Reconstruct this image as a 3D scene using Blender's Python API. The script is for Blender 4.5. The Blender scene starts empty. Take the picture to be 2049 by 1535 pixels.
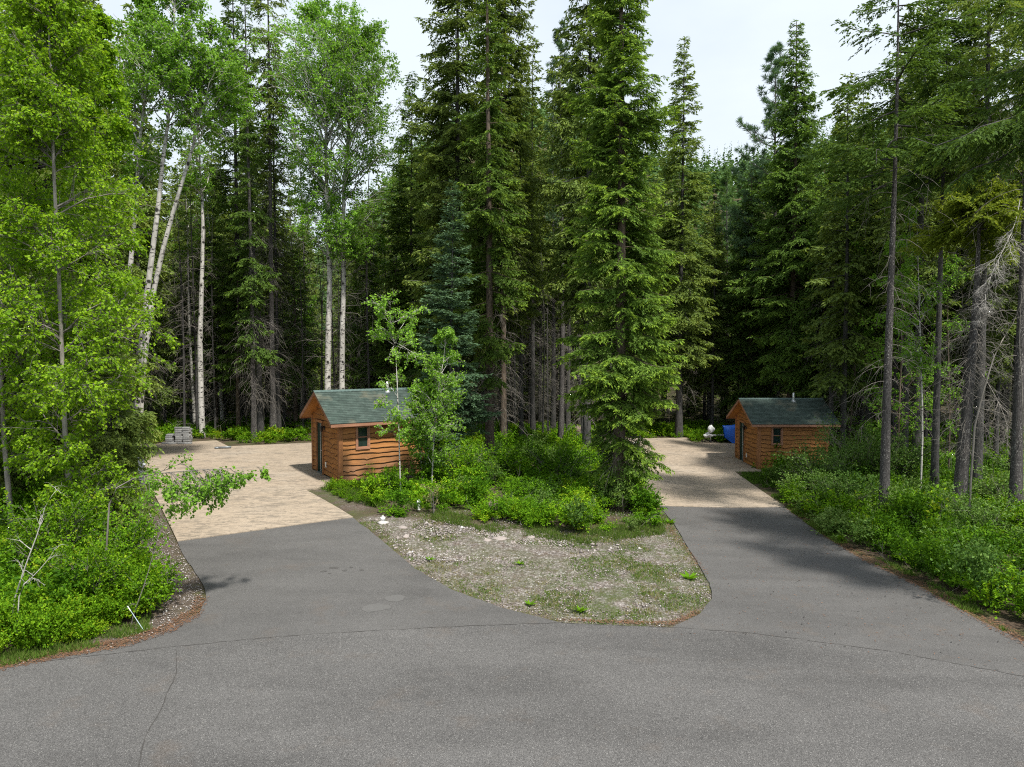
import bpy, bmesh, math, random
import numpy as np
from mathutils import Vector, Matrix

# ------------------------------------------------------------------ camera, light, exposure
scene = bpy.context.scene
COL = scene.collection
W_, H_ = 2049.0, 1535.0
FPX = 1422.0
PITCH = math.radians(2.7)
CAMZ = 5.55
cam_d = bpy.data.cameras.new("camera")
cam = bpy.data.objects.new("camera", cam_d)
COL.objects.link(cam)
cam.location = (0, 0, CAMZ)
cam.rotation_euler = (math.radians(90) - PITCH, 0, 0)
cam_d.sensor_width = 36.0
cam_d.lens = 36.0 * FPX / W_
cam_d.clip_end = 3000
cam_d.clip_start = 0.1
scene.camera = cam

SUN_AZ = (0.80, -1.05)          # horizontal direction towards the sun
SUN_EL = math.radians(60)
sv = Vector((SUN_AZ[0], SUN_AZ[1], 0)).normalized() * math.cos(SUN_EL) + Vector((0, 0, math.sin(SUN_EL)))
sun_d = bpy.data.lights.new("sun", 'SUN')
sun_d.energy = 4.7
sun_d.angle = math.radians(3.5)
sun_d.color = (1.0, 0.95, 0.87)
sun = bpy.data.objects.new("sun", sun_d)
COL.objects.link(sun)
sun.location = (30, -12, 60)
sun.rotation_euler = sv.to_track_quat('Z', 'Y').to_euler()

world = bpy.data.worlds.new("World")
scene.world = world
world.use_nodes = True
wt = world.node_tree
wt.nodes.clear()
wo = wt.nodes.new("ShaderNodeOutputWorld")
bg = wt.nodes.new("ShaderNodeBackground")
sky = wt.nodes.new("ShaderNodeTexSky")
sky.sky_type = 'NISHITA'
sky.sun_disc = False
sky.sun_elevation = SUN_EL
sky.sun_rotation = math.atan2(sv.x, sv.y)
sky.air_density = 1.0
sky.dust_density = 2.5
bg.inputs['Strength'].default_value = 0.12
tc = wt.nodes.new("ShaderNodeTexCoord")
mp = wt.nodes.new("ShaderNodeMapping")
mp.inputs['Scale'].default_value = (1.0, 1.0, 2.2)
nz = wt.nodes.new("ShaderNodeTexNoise")
nz.inputs['Scale'].default_value = 1.6
nz.inputs['Detail'].default_value = 6
nz.inputs['Roughness'].default_value = 0.55
cr = wt.nodes.new("ShaderNodeValToRGB")
cr.color_ramp.elements[0].position = 0.30
cr.color_ramp.elements[0].color = (0.72, 0.72, 0.72, 1)
cr.color_ramp.elements[1].position = 0.62
cr.color_ramp.elements[1].color = (1, 1, 1, 1)
mx = wt.nodes.new("ShaderNodeMix")
mx.data_type = 'RGBA'
mx.inputs['B'].default_value = (5.35, 5.9, 6.5, 1)      # thin white cloud veil
wt.links.new(tc.outputs['Generated'], mp.inputs['Vector'])
wt.links.new(mp.outputs['Vector'], nz.inputs['Vector'])
wt.links.new(nz.outputs['Fac'], cr.inputs['Fac'])
wt.links.new(cr.outputs['Color'], mx.inputs['Factor'])
wt.links.new(sky.outputs['Color'], mx.inputs['A'])
wt.links.new(mx.outputs['Result'], bg.inputs['Color'])
wt.links.new(bg.outputs['Background'], wo.inputs['Surface'])

scene.view_settings.view_transform = 'Standard'
scene.view_settings.look = 'None'
scene.view_settings.exposure = 0.5
scene.view_settings.gamma = 1.0
cy = scene.cycles
cy.max_bounces = 8
cy.diffuse_bounces = 5
cy.glossy_bounces = 2
cy.transmission_bounces = 3
cy.transparent_max_bounces = 4
cy.caustics_reflective = False
cy.caustics_refractive = False
cy.use_denoising = False
cy.filter_width = 1.1
cy.sample_clamp_indirect = 6.0

# ------------------------------------------------------------------ terrain and picture->ground helpers
def sstep(a, b, x):
    t = np.clip((np.asarray(x, float) - a) / (b - a), 0, 1)
    return t * t * (3 - 2 * t)

def terr(x, y):
    x = np.asarray(x, float); y = np.asarray(y, float)
    t = sstep(11, 26, y)
    s = sstep(-6, 11, x)
    z = t * (0.42 - 1.0 * s)
    z = z + 0.35 * sstep(27, 50, y) * s
    z = z + 1.2 * sstep(60, 120, y)
    return z

_c, _s = math.cos(PITCH), math.sin(PITCH)
def ray(px, py):
    u = (px - W_ / 2) / FPX
    v = -(py - H_ / 2) / FPX
    return Vector((u, _c + v * _s, -_s + v * _c))

def at(px, py):
    """ground point seen at a place of the photograph"""
    d = ray(px, py)
    lo, hi = 1.0, 400.0
    for _ in range(60):
        m = 0.5 * (lo + hi)
        p = d * m
        if CAMZ + p.z > float(terr(p.x, p.y)):
            lo = m
        else:
            hi = m
    p = d * lo
    return Vector((p.x, p.y, float(terr(p.x, p.y))))

def px_at(px, py, depth):
    """point at a given distance ahead of the camera"""
    d = ray(px, py)
    p = d * (depth / d.y)
    return Vector((p.x, p.y, CAMZ + p.z))

# value noise
def _hash(i, j, seed):
    n = (i * 374761393 + j * 668265263 + seed * 974634777) & 0x7fffffff
    n = (n ^ (n >> 13)) * 1274126177 & 0x7fffffff
    return ((n ^ (n >> 16)) & 0xffff) / 65535.0
def vnoise(x, y, seed=0):
    x = np.asarray(x, float); y = np.asarray(y, float)
    xi = np.floor(x).astype(np.int64); yi = np.floor(y).astype(np.int64)
    fx = x - xi; fy = y - yi
    fx = fx * fx * (3 - 2 * fx); fy = fy * fy * (3 - 2 * fy)
    a = _hash(xi, yi, seed); b = _hash(xi + 1, yi, seed)
    c = _hash(xi, yi + 1, seed); d = _hash(xi + 1, yi + 1, seed)
    return (a * (1 - fx) + b * fx) * (1 - fy) + (c * (1 - fx) + d * fx) * fy
def fbm(x, y, seed=0, o=4):
    r = 0; a = 0.5; t = 0
    for k in range(o):
        r = r + a * vnoise(x * 2 ** k, y * 2 ** k, seed + k * 17); t += a; a *= 0.5
    return r / t

def inpoly(x, y, poly):
    x = np.asarray(x, float); y = np.asarray(y, float)
    r = np.zeros(x.shape, bool)
    n = len(poly)
    for i in range(n):
        x0, y0 = poly[i][0], poly[i][1]; x1, y1 = poly[(i + 1) % n][0], poly[(i + 1) % n][1]
        if y0 == y1: continue
        c = ((y0 > y) != (y1 > y)) & (x < (x1 - x0) * (y - y0) / (y1 - y0) + x0)
        r ^= c
    return r

# ------------------------------------------------------------------ materials
def new_mat(name):
    m = bpy.data.materials.new(name)
    m.use_nodes = True
    nt = m.node_tree
    nt.nodes.clear()
    out = nt.nodes.new("ShaderNodeOutputMaterial")
    bs = nt.nodes.new("ShaderNodeBsdfPrincipled")
    nt.links.new(bs.outputs[0], out.inputs[0])
    return m, nt, bs, out

class N:
    """small node helper"""
    def __init__(self, nt): self.nt = nt
    def n(self, t, **kw):
        nd = self.nt.nodes.new("ShaderNode" + t)
        for k, v in kw.items():
            if k.startswith('i_'):
                nd.inputs[k[2:].replace('_', ' ')].default_value = v
            else:
                setattr(nd, k, v)
        return nd
    def l(self, a, b): self.nt.links.new(a, b)
    def coord(self, scale=(1, 1, 1), kind='Object', rot=(0, 0, 0), loc=(0, 0, 0)):
        t = self.n("TexCoord"); m = self.n("Mapping")
        m.inputs['Scale'].default_value = scale; m.inputs['Rotation'].default_value = rot
        m.inputs['Location'].default_value = loc
        self.l(t.outputs[kind], m.inputs['Vector']); return m.outputs[0]
    def noise(self, vec, scale, detail=4, rough=0.55, dist=0.0):
        t = self.n("TexNoise"); t.inputs['Scale'].default_value = scale
        t.inputs['Detail'].default_value = detail; t.inputs['Roughness'].default_value = rough
        t.inputs['Distortion'].default_value = dist
        if vec is not None: self.l(vec, t.inputs['Vector'])
        return t.outputs['Fac']
    def voro(self, vec, scale, feature='F1', out='Distance'):
        t = self.n("TexVoronoi"); t.feature = feature; t.inputs['Scale'].default_value = scale
        if vec is not None: self.l(vec, t.inputs['Vector'])
        return t.outputs[out]
    def ramp(self, fac, stops, interp='LINEAR'):
        r = self.n("ValToRGB"); cr = r.color_ramp; cr.interpolation = interp
        while len(cr.elements) < len(stops): cr.elements.new(0.5)
        for e, (p, c) in zip(cr.elements, stops):
            e.position = p
            e.color = (c, c, c, 1) if isinstance(c, (int, float)) else (*c, 1)
        self.l(fac, r.inputs['Fac']); return r.outputs['Color']
    def mix(self, fac, a, b, mode='MIX'):
        m = self.n("Mix"); m.data_type = 'RGBA'; m.blend_type = mode
        for k, v in (('Factor', fac), ('A', a), ('B', b)):
            if isinstance(v, bpy.types.NodeSocket): self.l(v, m.inputs[k])
            elif isinstance(v, (int, float)): m.inputs[k].default_value = v if k == 'Factor' else (v, v, v, 1)
            else: m.inputs[k].default_value = (*v, 1)
        return m.outputs['Result']
    def math(self, op, a, b=None):
        m = self.n("Math"); m.operation = op
        for i, v in enumerate((a, b)):
            if v is None: continue
            if isinstance(v, bpy.types.NodeSocket): self.l(v, m.inputs[i])
            else: m.inputs[i].default_value = v
        return m.outputs[0]
    def bump(self, h, bs, strength=0.3, dist=0.02):
        b = self.n("Bump"); b.inputs['Strength'].default_value = strength
        b.inputs['Distance'].default_value = dist
        self.l(h, b.inputs['Height']); self.l(b.outputs[0], bs.inputs['Normal'])
    def attr(self, name):
        a = self.n("Attribute"); a.attribute_name = name; return a.outputs['Fac']

def simple(name, col, rough=0.6, var=0.15, scale=8, metal=0.0, spec=0.5, bump=0.0):
    m, nt, bs, out = new_mat(name); h = N(nt)
    f = h.noise(h.coord(), scale)
    c = h.ramp(f, [(0.3, tuple(v * (1 - var) for v in col)), (0.7, tuple(min(1, v * (1 + var)) for v in col))])
    h.l(c, bs.inputs['Base Color'])
    bs.inputs['Roughness'].default_value = rough
    bs.inputs['Metallic'].default_value = metal
    bs.inputs['Specular IOR Level'].default_value = spec
    if bump: h.bump(f, bs, bump)
    return m

def leaf_mat(name, stops, trans=0.35, rough=0.5, spec=0.35):
    spec *= 0.25; rough = 0.6
    m, nt, bs, out = new_mat(name); h = N(nt)
    t = h.attr("tint")
    c = h.ramp(t, stops)
    oi = h.n("ObjectInfo")
    hs = h.n("HueSaturation")
    v = h.n("MapRange"); v.inputs['To Min'].default_value = 0.82; v.inputs['To Max'].default_value = 1.18
    h.l(oi.outputs['Random'], v.inputs['Value']); h.l(v.outputs[0], hs.inputs['Value'])
    h.l(c, hs.inputs['Color'])
    h.l(hs.outputs[0], bs.inputs['Base Color'])
    bs.inputs['Roughness'].default_value = rough
    bs.inputs['Specular IOR Level'].default_value = spec
    tr = h.n("BsdfTranslucent")
    tcol = h.mix(1.0, hs.outputs[0], (1.25, 1.2, 0.55), 'MULTIPLY')
    h.l(tcol, tr.inputs['Color'])
    ms = h.n("MixShader"); ms.inputs[0].default_value = trans
    h.l(bs.outputs[0], ms.inputs[1]); h.l(tr.outputs[0], ms.inputs[2])
    h.l(ms.outputs[0], out.inputs[0])
    return m

M = {}
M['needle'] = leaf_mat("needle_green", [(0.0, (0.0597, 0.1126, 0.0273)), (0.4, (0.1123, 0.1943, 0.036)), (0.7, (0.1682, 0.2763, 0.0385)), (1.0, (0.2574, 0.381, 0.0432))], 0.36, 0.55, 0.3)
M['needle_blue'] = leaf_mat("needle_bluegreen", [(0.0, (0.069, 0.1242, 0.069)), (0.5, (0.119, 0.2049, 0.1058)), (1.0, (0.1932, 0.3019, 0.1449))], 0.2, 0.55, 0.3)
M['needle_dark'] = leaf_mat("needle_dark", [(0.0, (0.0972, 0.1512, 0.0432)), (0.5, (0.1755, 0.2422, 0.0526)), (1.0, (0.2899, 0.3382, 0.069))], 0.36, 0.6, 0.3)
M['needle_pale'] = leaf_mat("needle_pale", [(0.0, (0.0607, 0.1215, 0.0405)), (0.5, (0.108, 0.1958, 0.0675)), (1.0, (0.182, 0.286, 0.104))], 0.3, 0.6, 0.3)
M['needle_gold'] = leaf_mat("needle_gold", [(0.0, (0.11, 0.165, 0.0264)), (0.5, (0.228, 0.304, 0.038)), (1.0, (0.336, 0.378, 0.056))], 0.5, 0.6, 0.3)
M['birch'] = leaf_mat("birch_leaf", [(0.0, (0.0813, 0.1763, 0.0095)), (0.5, (0.197, 0.3669, 0.0163)), (1.0, (0.3683, 0.5525, 0.0289))], 0.42, 0.42, 0.4)
M['aspen'] = leaf_mat("aspen_leaf", [(0.0, (0.0891, 0.2079, 0.0178)), (0.5, (0.1857, 0.3638, 0.0372)), (1.0, (0.2977, 0.5103, 0.0709))], 0.4, 0.42, 0.4)
M['shrub'] = leaf_mat("shrub_leaf", [(0.0, (0.04, 0.11, 0.006)), (0.5, (0.1155, 0.253, 0.0099)), (0.8, (0.2016, 0.3696, 0.0134)), (1.0, (0.3, 0.36, 0.02))], 0.35, 0.45, 0.35)
M['willow'] = leaf_mat("willow_leaf", [(0.0, (0.0473, 0.1103, 0.0189)), (0.5, (0.0945, 0.1837, 0.0336)), (1.0, (0.1995, 0.294, 0.0788))], 0.3, 0.5, 0.35)
M['grass'] = leaf_mat("grass_blade", [(0.0, (0.045, 0.11, 0.012)), (0.5, (0.10, 0.18, 0.025)), (0.8, (0.19, 0.20, 0.07)), (1.0, (0.30, 0.25, 0.13))], 0.3, 0.6, 0.3)
M['deadtwig'] = simple("dead_twig", (0.17, 0.155, 0.135), 0.85, 0.35, 3)
M['whitetwig'] = simple("bleached_twig", (0.42, 0.40, 0.37), 0.8, 0.25, 5)

def bark_mat(name, dark, light, fleck, scale=1.0, fl=0.62):
    m, nt, bs, out = new_mat(name); h = N(nt)
    v1 = h.coord((14 * scale, 14 * scale, 3.0 * scale))
    a = h.noise(v1, 1.6, 6, 0.65)
    c = h.ramp(a, [(0.32, dark), (0.62, light)])
    f = h.noise(h.coord((9, 9, 6)), 3.0, 3, 0.6)
    ff = h.ramp(f, [(fl, 0.0), (fl + 0.05, 1.0)])
    g = h.noise(h.coord((0.5, 0.5, 0.35)), 1.0, 2)
    ff = h.mix(1.0, ff, h.ramp(g, [(0.35, 0.15), (0.65, 1.0)]), 'MULTIPLY')
    c = h.mix(ff, c, fleck)
    h.l(c, bs.inputs['Base Color'])
    bs.inputs['Roughness'].default_value = 0.9
    bs.inputs['Specular IOR Level'].default_value = 0.2
    h.bump(a, bs, 0.9, 0.03)
    return m
M['bark'] = bark_mat("conifer_bark", (0.026, 0.025, 0.024), (0.092, 0.089, 0.086), (0.30, 0.30, 0.28))
M['bark_brown'] = bark_mat("brown_bark", (0.035, 0.026, 0.020), (0.16, 0.125, 0.095), (0.26, 0.25, 0.22), 0.8, 0.66)
M['bark_pine'] = bark_mat("scaly_bark", (0.028, 0.025, 0.024), (0.100, 0.093, 0.089), (0.42, 0.40, 0.37), 1.5, 0.58)

def aspen_bark():
    m, nt, bs, out = new_mat("aspen_bark"); h = N(nt)
    a = h.noise(h.coord((3, 3, 0.9)), 2.0, 5)
    c = h.ramp(a, [(0.3, (0.34, 0.325, 0.295)), (0.7, (0.60, 0.58, 0.54))])
    k = h.noise(h.coord((3.2, 3.2, 9.0)), 1.5, 4, 0.62, 0.4)
    kk = h.ramp(k, [(0.56, 0.0), (0.61, 1.0)])
    c = h.mix(kk, c, (0.030, 0.027, 0.024))
    v = h.voro(h.coord((2.6, 2.6, 2.2)), 1.0)
    vv = h.ramp(v, [(0.16, 1.0), (0.23, 0.0)])
    c = h.mix(vv, c, (0.02, 0.018, 0.016))
    h.l(c, bs.inputs['Base Color'])
    bs.inputs['Roughness'].default_value = 0.7
    h.bump(k, bs, 0.3, 0.01)
    return m
M['aspen_bark'] = aspen_bark()
M['birch_bark'] = bark_mat("birch_bark", (0.16, 0.145, 0.125), (0.36, 0.33, 0.29), (0.05, 0.045, 0.04), 0.5, 0.64)
M['lap_shade'] = simple("board_lap_shade", (0.075, 0.032, 0.014), 0.9, 0.5, 9)  # dark tone that paints the shadow lines between siding boards

def road_mat(name, base, speck, coarse, patch=0.0):
    m, nt, bs, out = new_mat(name); h = N(nt)
    co = h.coord()
    big = h.noise(h.coord((0.28, 0.5, 1)), 1.0, 4, 0.55)
    mid = h.noise(co, 2.6, 5, 0.6)
    c = h.ramp(big, [(0.32, tuple(v * 0.68 for v in base)), (0.5, base), (0.70, tuple(v * 1.3 for v in base))])
    c = h.mix(0.35, c, h.ramp(mid, [(0.3, tuple(v * 0.75 for v in base)), (0.7, tuple(v * 1.25 for v in base))]))
    # faint tyre sweeps
    sw = h.noise(h.coord((0.22, 0.75, 1), rot=(0, 0, 0.45)), 1.0, 5, 0.6, 0.8)
    c = h.mix(0.45, c, h.ramp(sw, [(0.36, tuple(v * 0.72 for v in base)), (0.5, base), (0.66, tuple(v * 1.15 for v in base))]))
    ag = h.voro(co, coarse, 'F1', 'Color')
    bw = h.n("RGBToBW"); h.l(ag, bw.inputs[0])
    c = h.mix(1.0, c, h.ramp(bw.outputs[0], [(0.2, 0.52), (0.8, 1.48)]), 'MULTIPLY')
    sp = h.voro(co, coarse * 0.8, 'F1', 'Color')
    b2 = h.n("RGBToBW"); h.l(sp, b2.inputs[0])
    c = h.mix(h.ramp(b2.outputs[0], [(0.84, 0.0), (0.88, speck)]), c, (0.40, 0.39, 0.37))
    # brown needle dust
    du = h.noise(co, 0.9, 6, 0.7)
    c = h.mix(h.ramp(du, [(0.56, 0.0), (0.75, 0.22)]), c, (0.13, 0.085, 0.05))
    h.l(c, bs.inputs['Base Color'])
    bs.inputs['Roughness'].default_value = 0.88
    bs.inputs['Specular IOR Level'].default_value = 0.3
    hh = h.noise(co, coarse * 0.8, 3, 0.6)
    h.bump(hh, bs, 0.5, 0.012)
    return m
M['road'] = road_mat("asphalt_coarse", (0.090, 0.0875, 0.085), 0.38, 120)
M['drive'] = road_mat("asphalt_fine", (0.091, 0.0885, 0.0858), 0.3, 190)

def slab_mat():
    m, nt, bs, out = new_mat("stamped_concrete"); h = N(nt)
    co = h.coord()
    big = h.noise(h.coord((0.35, 0.45, 1)), 1.0, 4)
    c = h.ramp(big, [(0.3, (0.325, 0.26, 0.19)), (0.5, (0.375, 0.305, 0.23)), (0.7, (0.375, 0.325, 0.265))])
    g = h.noise(co, 5, 5, 0.7)
    c = h.mix(0.5, c, h.ramp(g, [(0.3, (0.25, 0.205, 0.155)), (0.7, (0.43, 0.355, 0.275))]))
    st = h.noise(h.coord((2.0, 4.6, 1)), 1.0, 11, 0.80, 0.7)
    pt = h.noise(h.coord((0.45, 0.8, 1)), 1.0, 6, 0.65, 0.5)
    sm = h.mix(1.0, h.ramp(st, [(0.48, 0.0), (0.56, 1.0)]), h.ramp(pt, [(0.38, 0.2), (0.54, 1.0)]), 'MULTIPLY')
    c = h.mix(h.mix(1.0, sm, 0.74, 'MULTIPLY'), c, (0.15, 0.13, 0.105))
    cr_ = h.noise(h.coord((4.0, 8.0, 1)), 1.0, 5, 0.7, 3.0)
    c = h.mix(h.ramp(cr_, [(0.57, 0.0), (0.63, 0.8)]), c, (0.10, 0.085, 0.07))
    h.l(c, bs.inputs['Base Color'])
    bs.inputs['Roughness'].default_value = 0.75
    bs.inputs['Specular IOR Level'].default_value = 0.35
    h.bump(st, bs, 0.5, 0.03)
    return m
M['slab'] = slab_mat()
M['concrete'] = simple("raw_concrete", (0.36, 0.34, 0.31), 0.85, 0.25, 4, bump=0.2)

def ground_mat():
    m, nt, bs, out = new_mat("ground_soil"); h = N(nt)
    co = h.coord()
    gm = h.attr("gravel"); mm = h.attr("moss")
    n1 = h.noise(co, 1.3, 6, 0.65); n2 = h.noise(co, 7, 5, 0.7); n3 = h.noise(co, 26, 4, 0.7)
    litter = h.mix(0.5, h.ramp(n2, [(0.3, (0.028, 0.020, 0.013)), (0.7, (0.115, 0.080, 0.052))]),
                   h.ramp(n3, [(0.35, (0.022, 0.016, 0.011)), (0.65, (0.17, 0.13, 0.10))]))
    green = h.mix(0.5, h.ramp(n2, [(0.3, (0.030, 0.055, 0.010)), (0.7, (0.085, 0.125, 0.025))]),
                  h.ramp(n3, [(0.3, (0.02, 0.04, 0.008)), (0.7, (0.10, 0.13, 0.03))]))
    vc = h.voro(co, 22, 'F1', 'Color'); bw = h.n("RGBToBW"); h.l(vc, bw.inputs[0])
    grav = h.ramp(bw.outputs[0], [(0.15, (0.15, 0.13, 0.115)), (0.5, (0.275, 0.245, 0.225)), (0.75, (0.36, 0.32, 0.295)), (0.92, (0.54, 0.52, 0.50))])
    vd = h.voro(co, 22, 'F1', 'Distance')
    grav = h.mix(1.0, grav, h.ramp(vd, [(0.25, 1.0), (0.75, 0.5)]), 'MULTIPLY')
    grav = h.mix(h.ramp(n2, [(0.46, 0.0), (0.62, 0.75)]), grav, litter)
    c = h.mix(gm, litter, grav)
    mf = h.math('MULTIPLY', mm, h.ramp(n1, [(0.40, 0.0), (0.60, 1.0)]))
    mf2 = h.math('MULTIPLY', mf, h.ramp(n3, [(0.38, 0.25), (0.58, 0.95)]))
    c = h.mix(mf2, c, green)
    h.l(c, bs.inputs['Base Color'])
    bs.inputs['Roughness'].default_value = 0.95
    bs.inputs['Specular IOR Level'].default_value = 0.15
    h.bump(n3, bs, 0.8, 0.05)
    return m
M['ground'] = ground_mat()

def wood_mat(name, a, b, weather=0.0, along='x'):
    m, nt, bs, out = new_mat(name); h = N(nt)
    sc = {'x': (1.2, 1.2, 22), 'z': (20, 20, 1.2)}[along]
    g = h.noise(h.coord(sc), 1.0, 7, 0.65, 0.6)
    c = h.ramp(g, [(0.3, a), (0.7, b)])
    bl = h.noise(h.coord((0.8, 0.8, 4.5)), 1.0, 3)
    c = h.mix(0.45, c, h.ramp(bl, [(0.3, tuple(v * 0.6 for v in a)), (0.7, tuple(v * 1.25 for v in b))]))
    kn = h.voro(h.coord((2.2, 2.2, 3.2)), 1.0)
    c = h.mix(h.ramp(kn, [(0.055, 0.85), (0.10, 0.0)]), c, (0.06, 0.022, 0.010))
    if weather:
        t = h.n("TexCoord"); sx = h.n("SeparateXYZ"); h.l(t.outputs['Object'], sx.inputs[0])
        w = h.noise(h.coord((1.2, 1.2, 5)), 1.0, 5, 0.7)
        lo = h.n("MapRange"); lo.inputs['From Min'].default_value = 1.35; lo.inputs['From Max'].default_value = 0.15
        h.l(sx.outputs['Z'], lo.inputs['Value'])
        f = h.math('MULTIPLY', lo.outputs[0], h.ramp(w, [(0.36, 0.1), (0.62, 1.0)]))
        f = h.math('MULTIPLY', f, weather)
        c = h.mix(f, c, h.ramp(g, [(0.3, (0.13, 0.075, 0.05)), (0.7, (0.30, 0.19, 0.14))]))
    h.l(c, bs.inputs['Base Color'])
    bs.inputs['Roughness'].default_value = 0.62
    bs.inputs['Specular IOR Level'].default_value = 0.35
    h.bump(g, bs, 0.35, 0.008)
    return m
M['siding'] = wood_mat("stained_siding", (0.245, 0.098, 0.026), (0.46, 0.20, 0.054))
M['siding_worn'] = wood_mat("weathered_siding", (0.265, 0.108, 0.031), (0.48, 0.215, 0.066), 0.8)
M['trimwood'] = wood_mat("stained_trim", (0.23, 0.095, 0.036), (0.37, 0.165, 0.065), 0, 'z')
M['fascia'] = wood_mat("faded_fascia", (0.26, 0.115, 0.065), (0.42, 0.22, 0.14))
M['soffit'] = wood_mat("soffit_wood", (0.32, 0.130, 0.028), (0.46, 0.20, 0.045))

def shingle_mat():
    m, nt, bs, out = new_mat("green_shingle"); h = N(nt)
    br = h.n("TexBrick")
    br.offset = 0.5
    br.inputs['Scale'].default_value = 1.0
    br.inputs['Brick Width'].default_value = 0.23
    br.inputs['Row Height'].default_value = 0.125
    br.inputs['Mortar Size'].default_value = 0.004
    br.inputs['Color1'].default_value = (0.040, 0.062, 0.052, 1)
    br.inputs['Color2'].default_value = (0.062, 0.088, 0.076, 1)
    br.inputs['Mortar'].default_value = (0.03, 0.045, 0.04, 1)
    uv = h.n("UVMap"); uv.uv_map = "UVMap"
    h.l(uv.outputs[0], br.inputs['Vector'])
    n = h.noise(h.coord(), 3, 5, 0.65); g = h.noise(h.coord(), 90, 2)
    c = h.mix(1.0, br.outputs['Color'], h.ramp(n, [(0.3, 0.65), (0.7, 1.3)]), 'MULTIPLY')
    c = h.mix(1.0, c, h.ramp(g, [(0.3, 0.75), (0.7, 1.25)]), 'MULTIPLY')
    st = h.noise(h.coord((0.7, 0.7, 0.7), loc=(3, 1, 0)), 1.3, 4)
    c = h.mix(h.ramp(st, [(0.58, 0.0), (0.72, 0.45)]), c, (0.21, 0.19, 0.13))
    h.l(c, bs.inputs['Base Color'])
    bs.inputs['Roughness'].default_value = 0.85
    bs.inputs['Specular IOR Level'].default_value = 0.3
    h.bump(g, bs, 0.4, 0.01)
    return m
M['shingle'] = shingle_mat()
M['doorgreen'] = simple("dark_green_door", (0.010, 0.034, 0.027), 0.75, 0.1, 3, spec=0.15)
M['strip'] = simple("pale_strip", (0.45, 0.50, 0.52), 0.35, 0.1, 3)  # pale tone for the painted reflection on the cabin doors
M['glass'] = simple("dark_glass", (0.018, 0.032, 0.030), 0.06, 0.4, 2.5, spec=0.8)
M['blackmetal'] = simple("black_metal", (0.02, 0.02, 0.022), 0.4, 0.2, 6)
M['greymetal'] = simple("grey_metal", (0.20, 0.22, 0.235), 0.45, 0.15, 6, metal=0.3)
M['galv'] = simple("galvanised_metal", (0.55, 0.57, 0.59), 0.4, 0.15, 8, metal=0.6)
M['white'] = simple("white_plastic", (0.78, 0.79, 0.78), 0.45, 0.06, 4)
M['rust'] = simple("brown_wood_post", (0.085, 0.035, 0.018), 0.8, 0.4, 7)
M['orange'] = simple("orange_plastic", (0.62, 0.12, 0.02), 0.5, 0.15, 6)
def paver_mat():
    m, nt, bs, out = new_mat("grey_paver"); h = N(nt)
    oi = h.n("ObjectInfo"); n = h.noise(h.coord(), 9, 5, 0.7)
    c = h.mix(1.0, h.ramp(oi.outputs['Random'], [(0.0, (0.17, 0.17, 0.168)), (1.0, (0.36, 0.36, 0.35))]), h.ramp(n, [(0.3, 0.75), (0.7, 1.2)]), 'MULTIPLY')
    h.l(c, bs.inputs['Base Color']); bs.inputs['Roughness'].default_value = 0.92; h.bump(n, bs, 0.4)
    return m
M['paver'] = paver_mat()
M['tarp'] = simple("blue_tarp", (0.015, 0.13, 0.66), 0.38, 0.25, 2.5, bump=0.25)
M['hull'] = simple("hull_paint", (0.55, 0.55, 0.56), 0.3, 0.1, 3)
M['rubber'] = simple("tyre_rubber", (0.02, 0.02, 0.02), 0.85, 0.2, 12)
M['stake'] = simple("pale_blue_lath", (0.50, 0.64, 0.68), 0.7, 0.3, 14)
M['log'] = bark_mat("fallen_log_bark", (0.05, 0.032, 0.022), (0.19, 0.125, 0.085), (0.30, 0.22, 0.16), 0.7, 0.62)
M['stump'] = simple("weathered_stump", (0.20, 0.155, 0.12), 0.9, 0.45, 7, bump=0.5)
M['tar'] = simple("crack_tar", (0.045, 0.042, 0.039), 0.9, 0.3, 20)
M['oil'] = simple("oil_drip", (0.062, 0.059, 0.056), 0.85, 0.3, 20)
M['dry'] = simple("dry_spot", (0.098, 0.0955, 0.092), 0.9, 0.12, 30)
M['litter'] = simple("needle_litter", (0.15, 0.075, 0.038), 0.95, 0.5, 22)

def stone_mat():
    m, nt, bs, out = new_mat("loose_stone"); h = N(nt)
    t = h.attr("tint")
    c = h.ramp(t, [(0.0, (0.10, 0.08, 0.07)), (0.3, (0.205, 0.18, 0.165)), (0.6, (0.31, 0.27, 0.25)), (0.85, (0.40, 0.375, 0.36)), (1.0, (0.58, 0.57, 0.55))])
    n = h.noise(h.coord(), 30, 3)
    c = h.mix(1.0, c, h.ramp(n, [(0.3, 0.8), (0.7, 1.15)]), 'MULTIPLY')
    h.l(c, bs.inputs['Base Color']); bs.inputs['Roughness'].default_value = 0.9
    bs.inputs['Specular IOR Level'].default_value = 0.2
    return m
M['stone'] = stone_mat()

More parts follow.
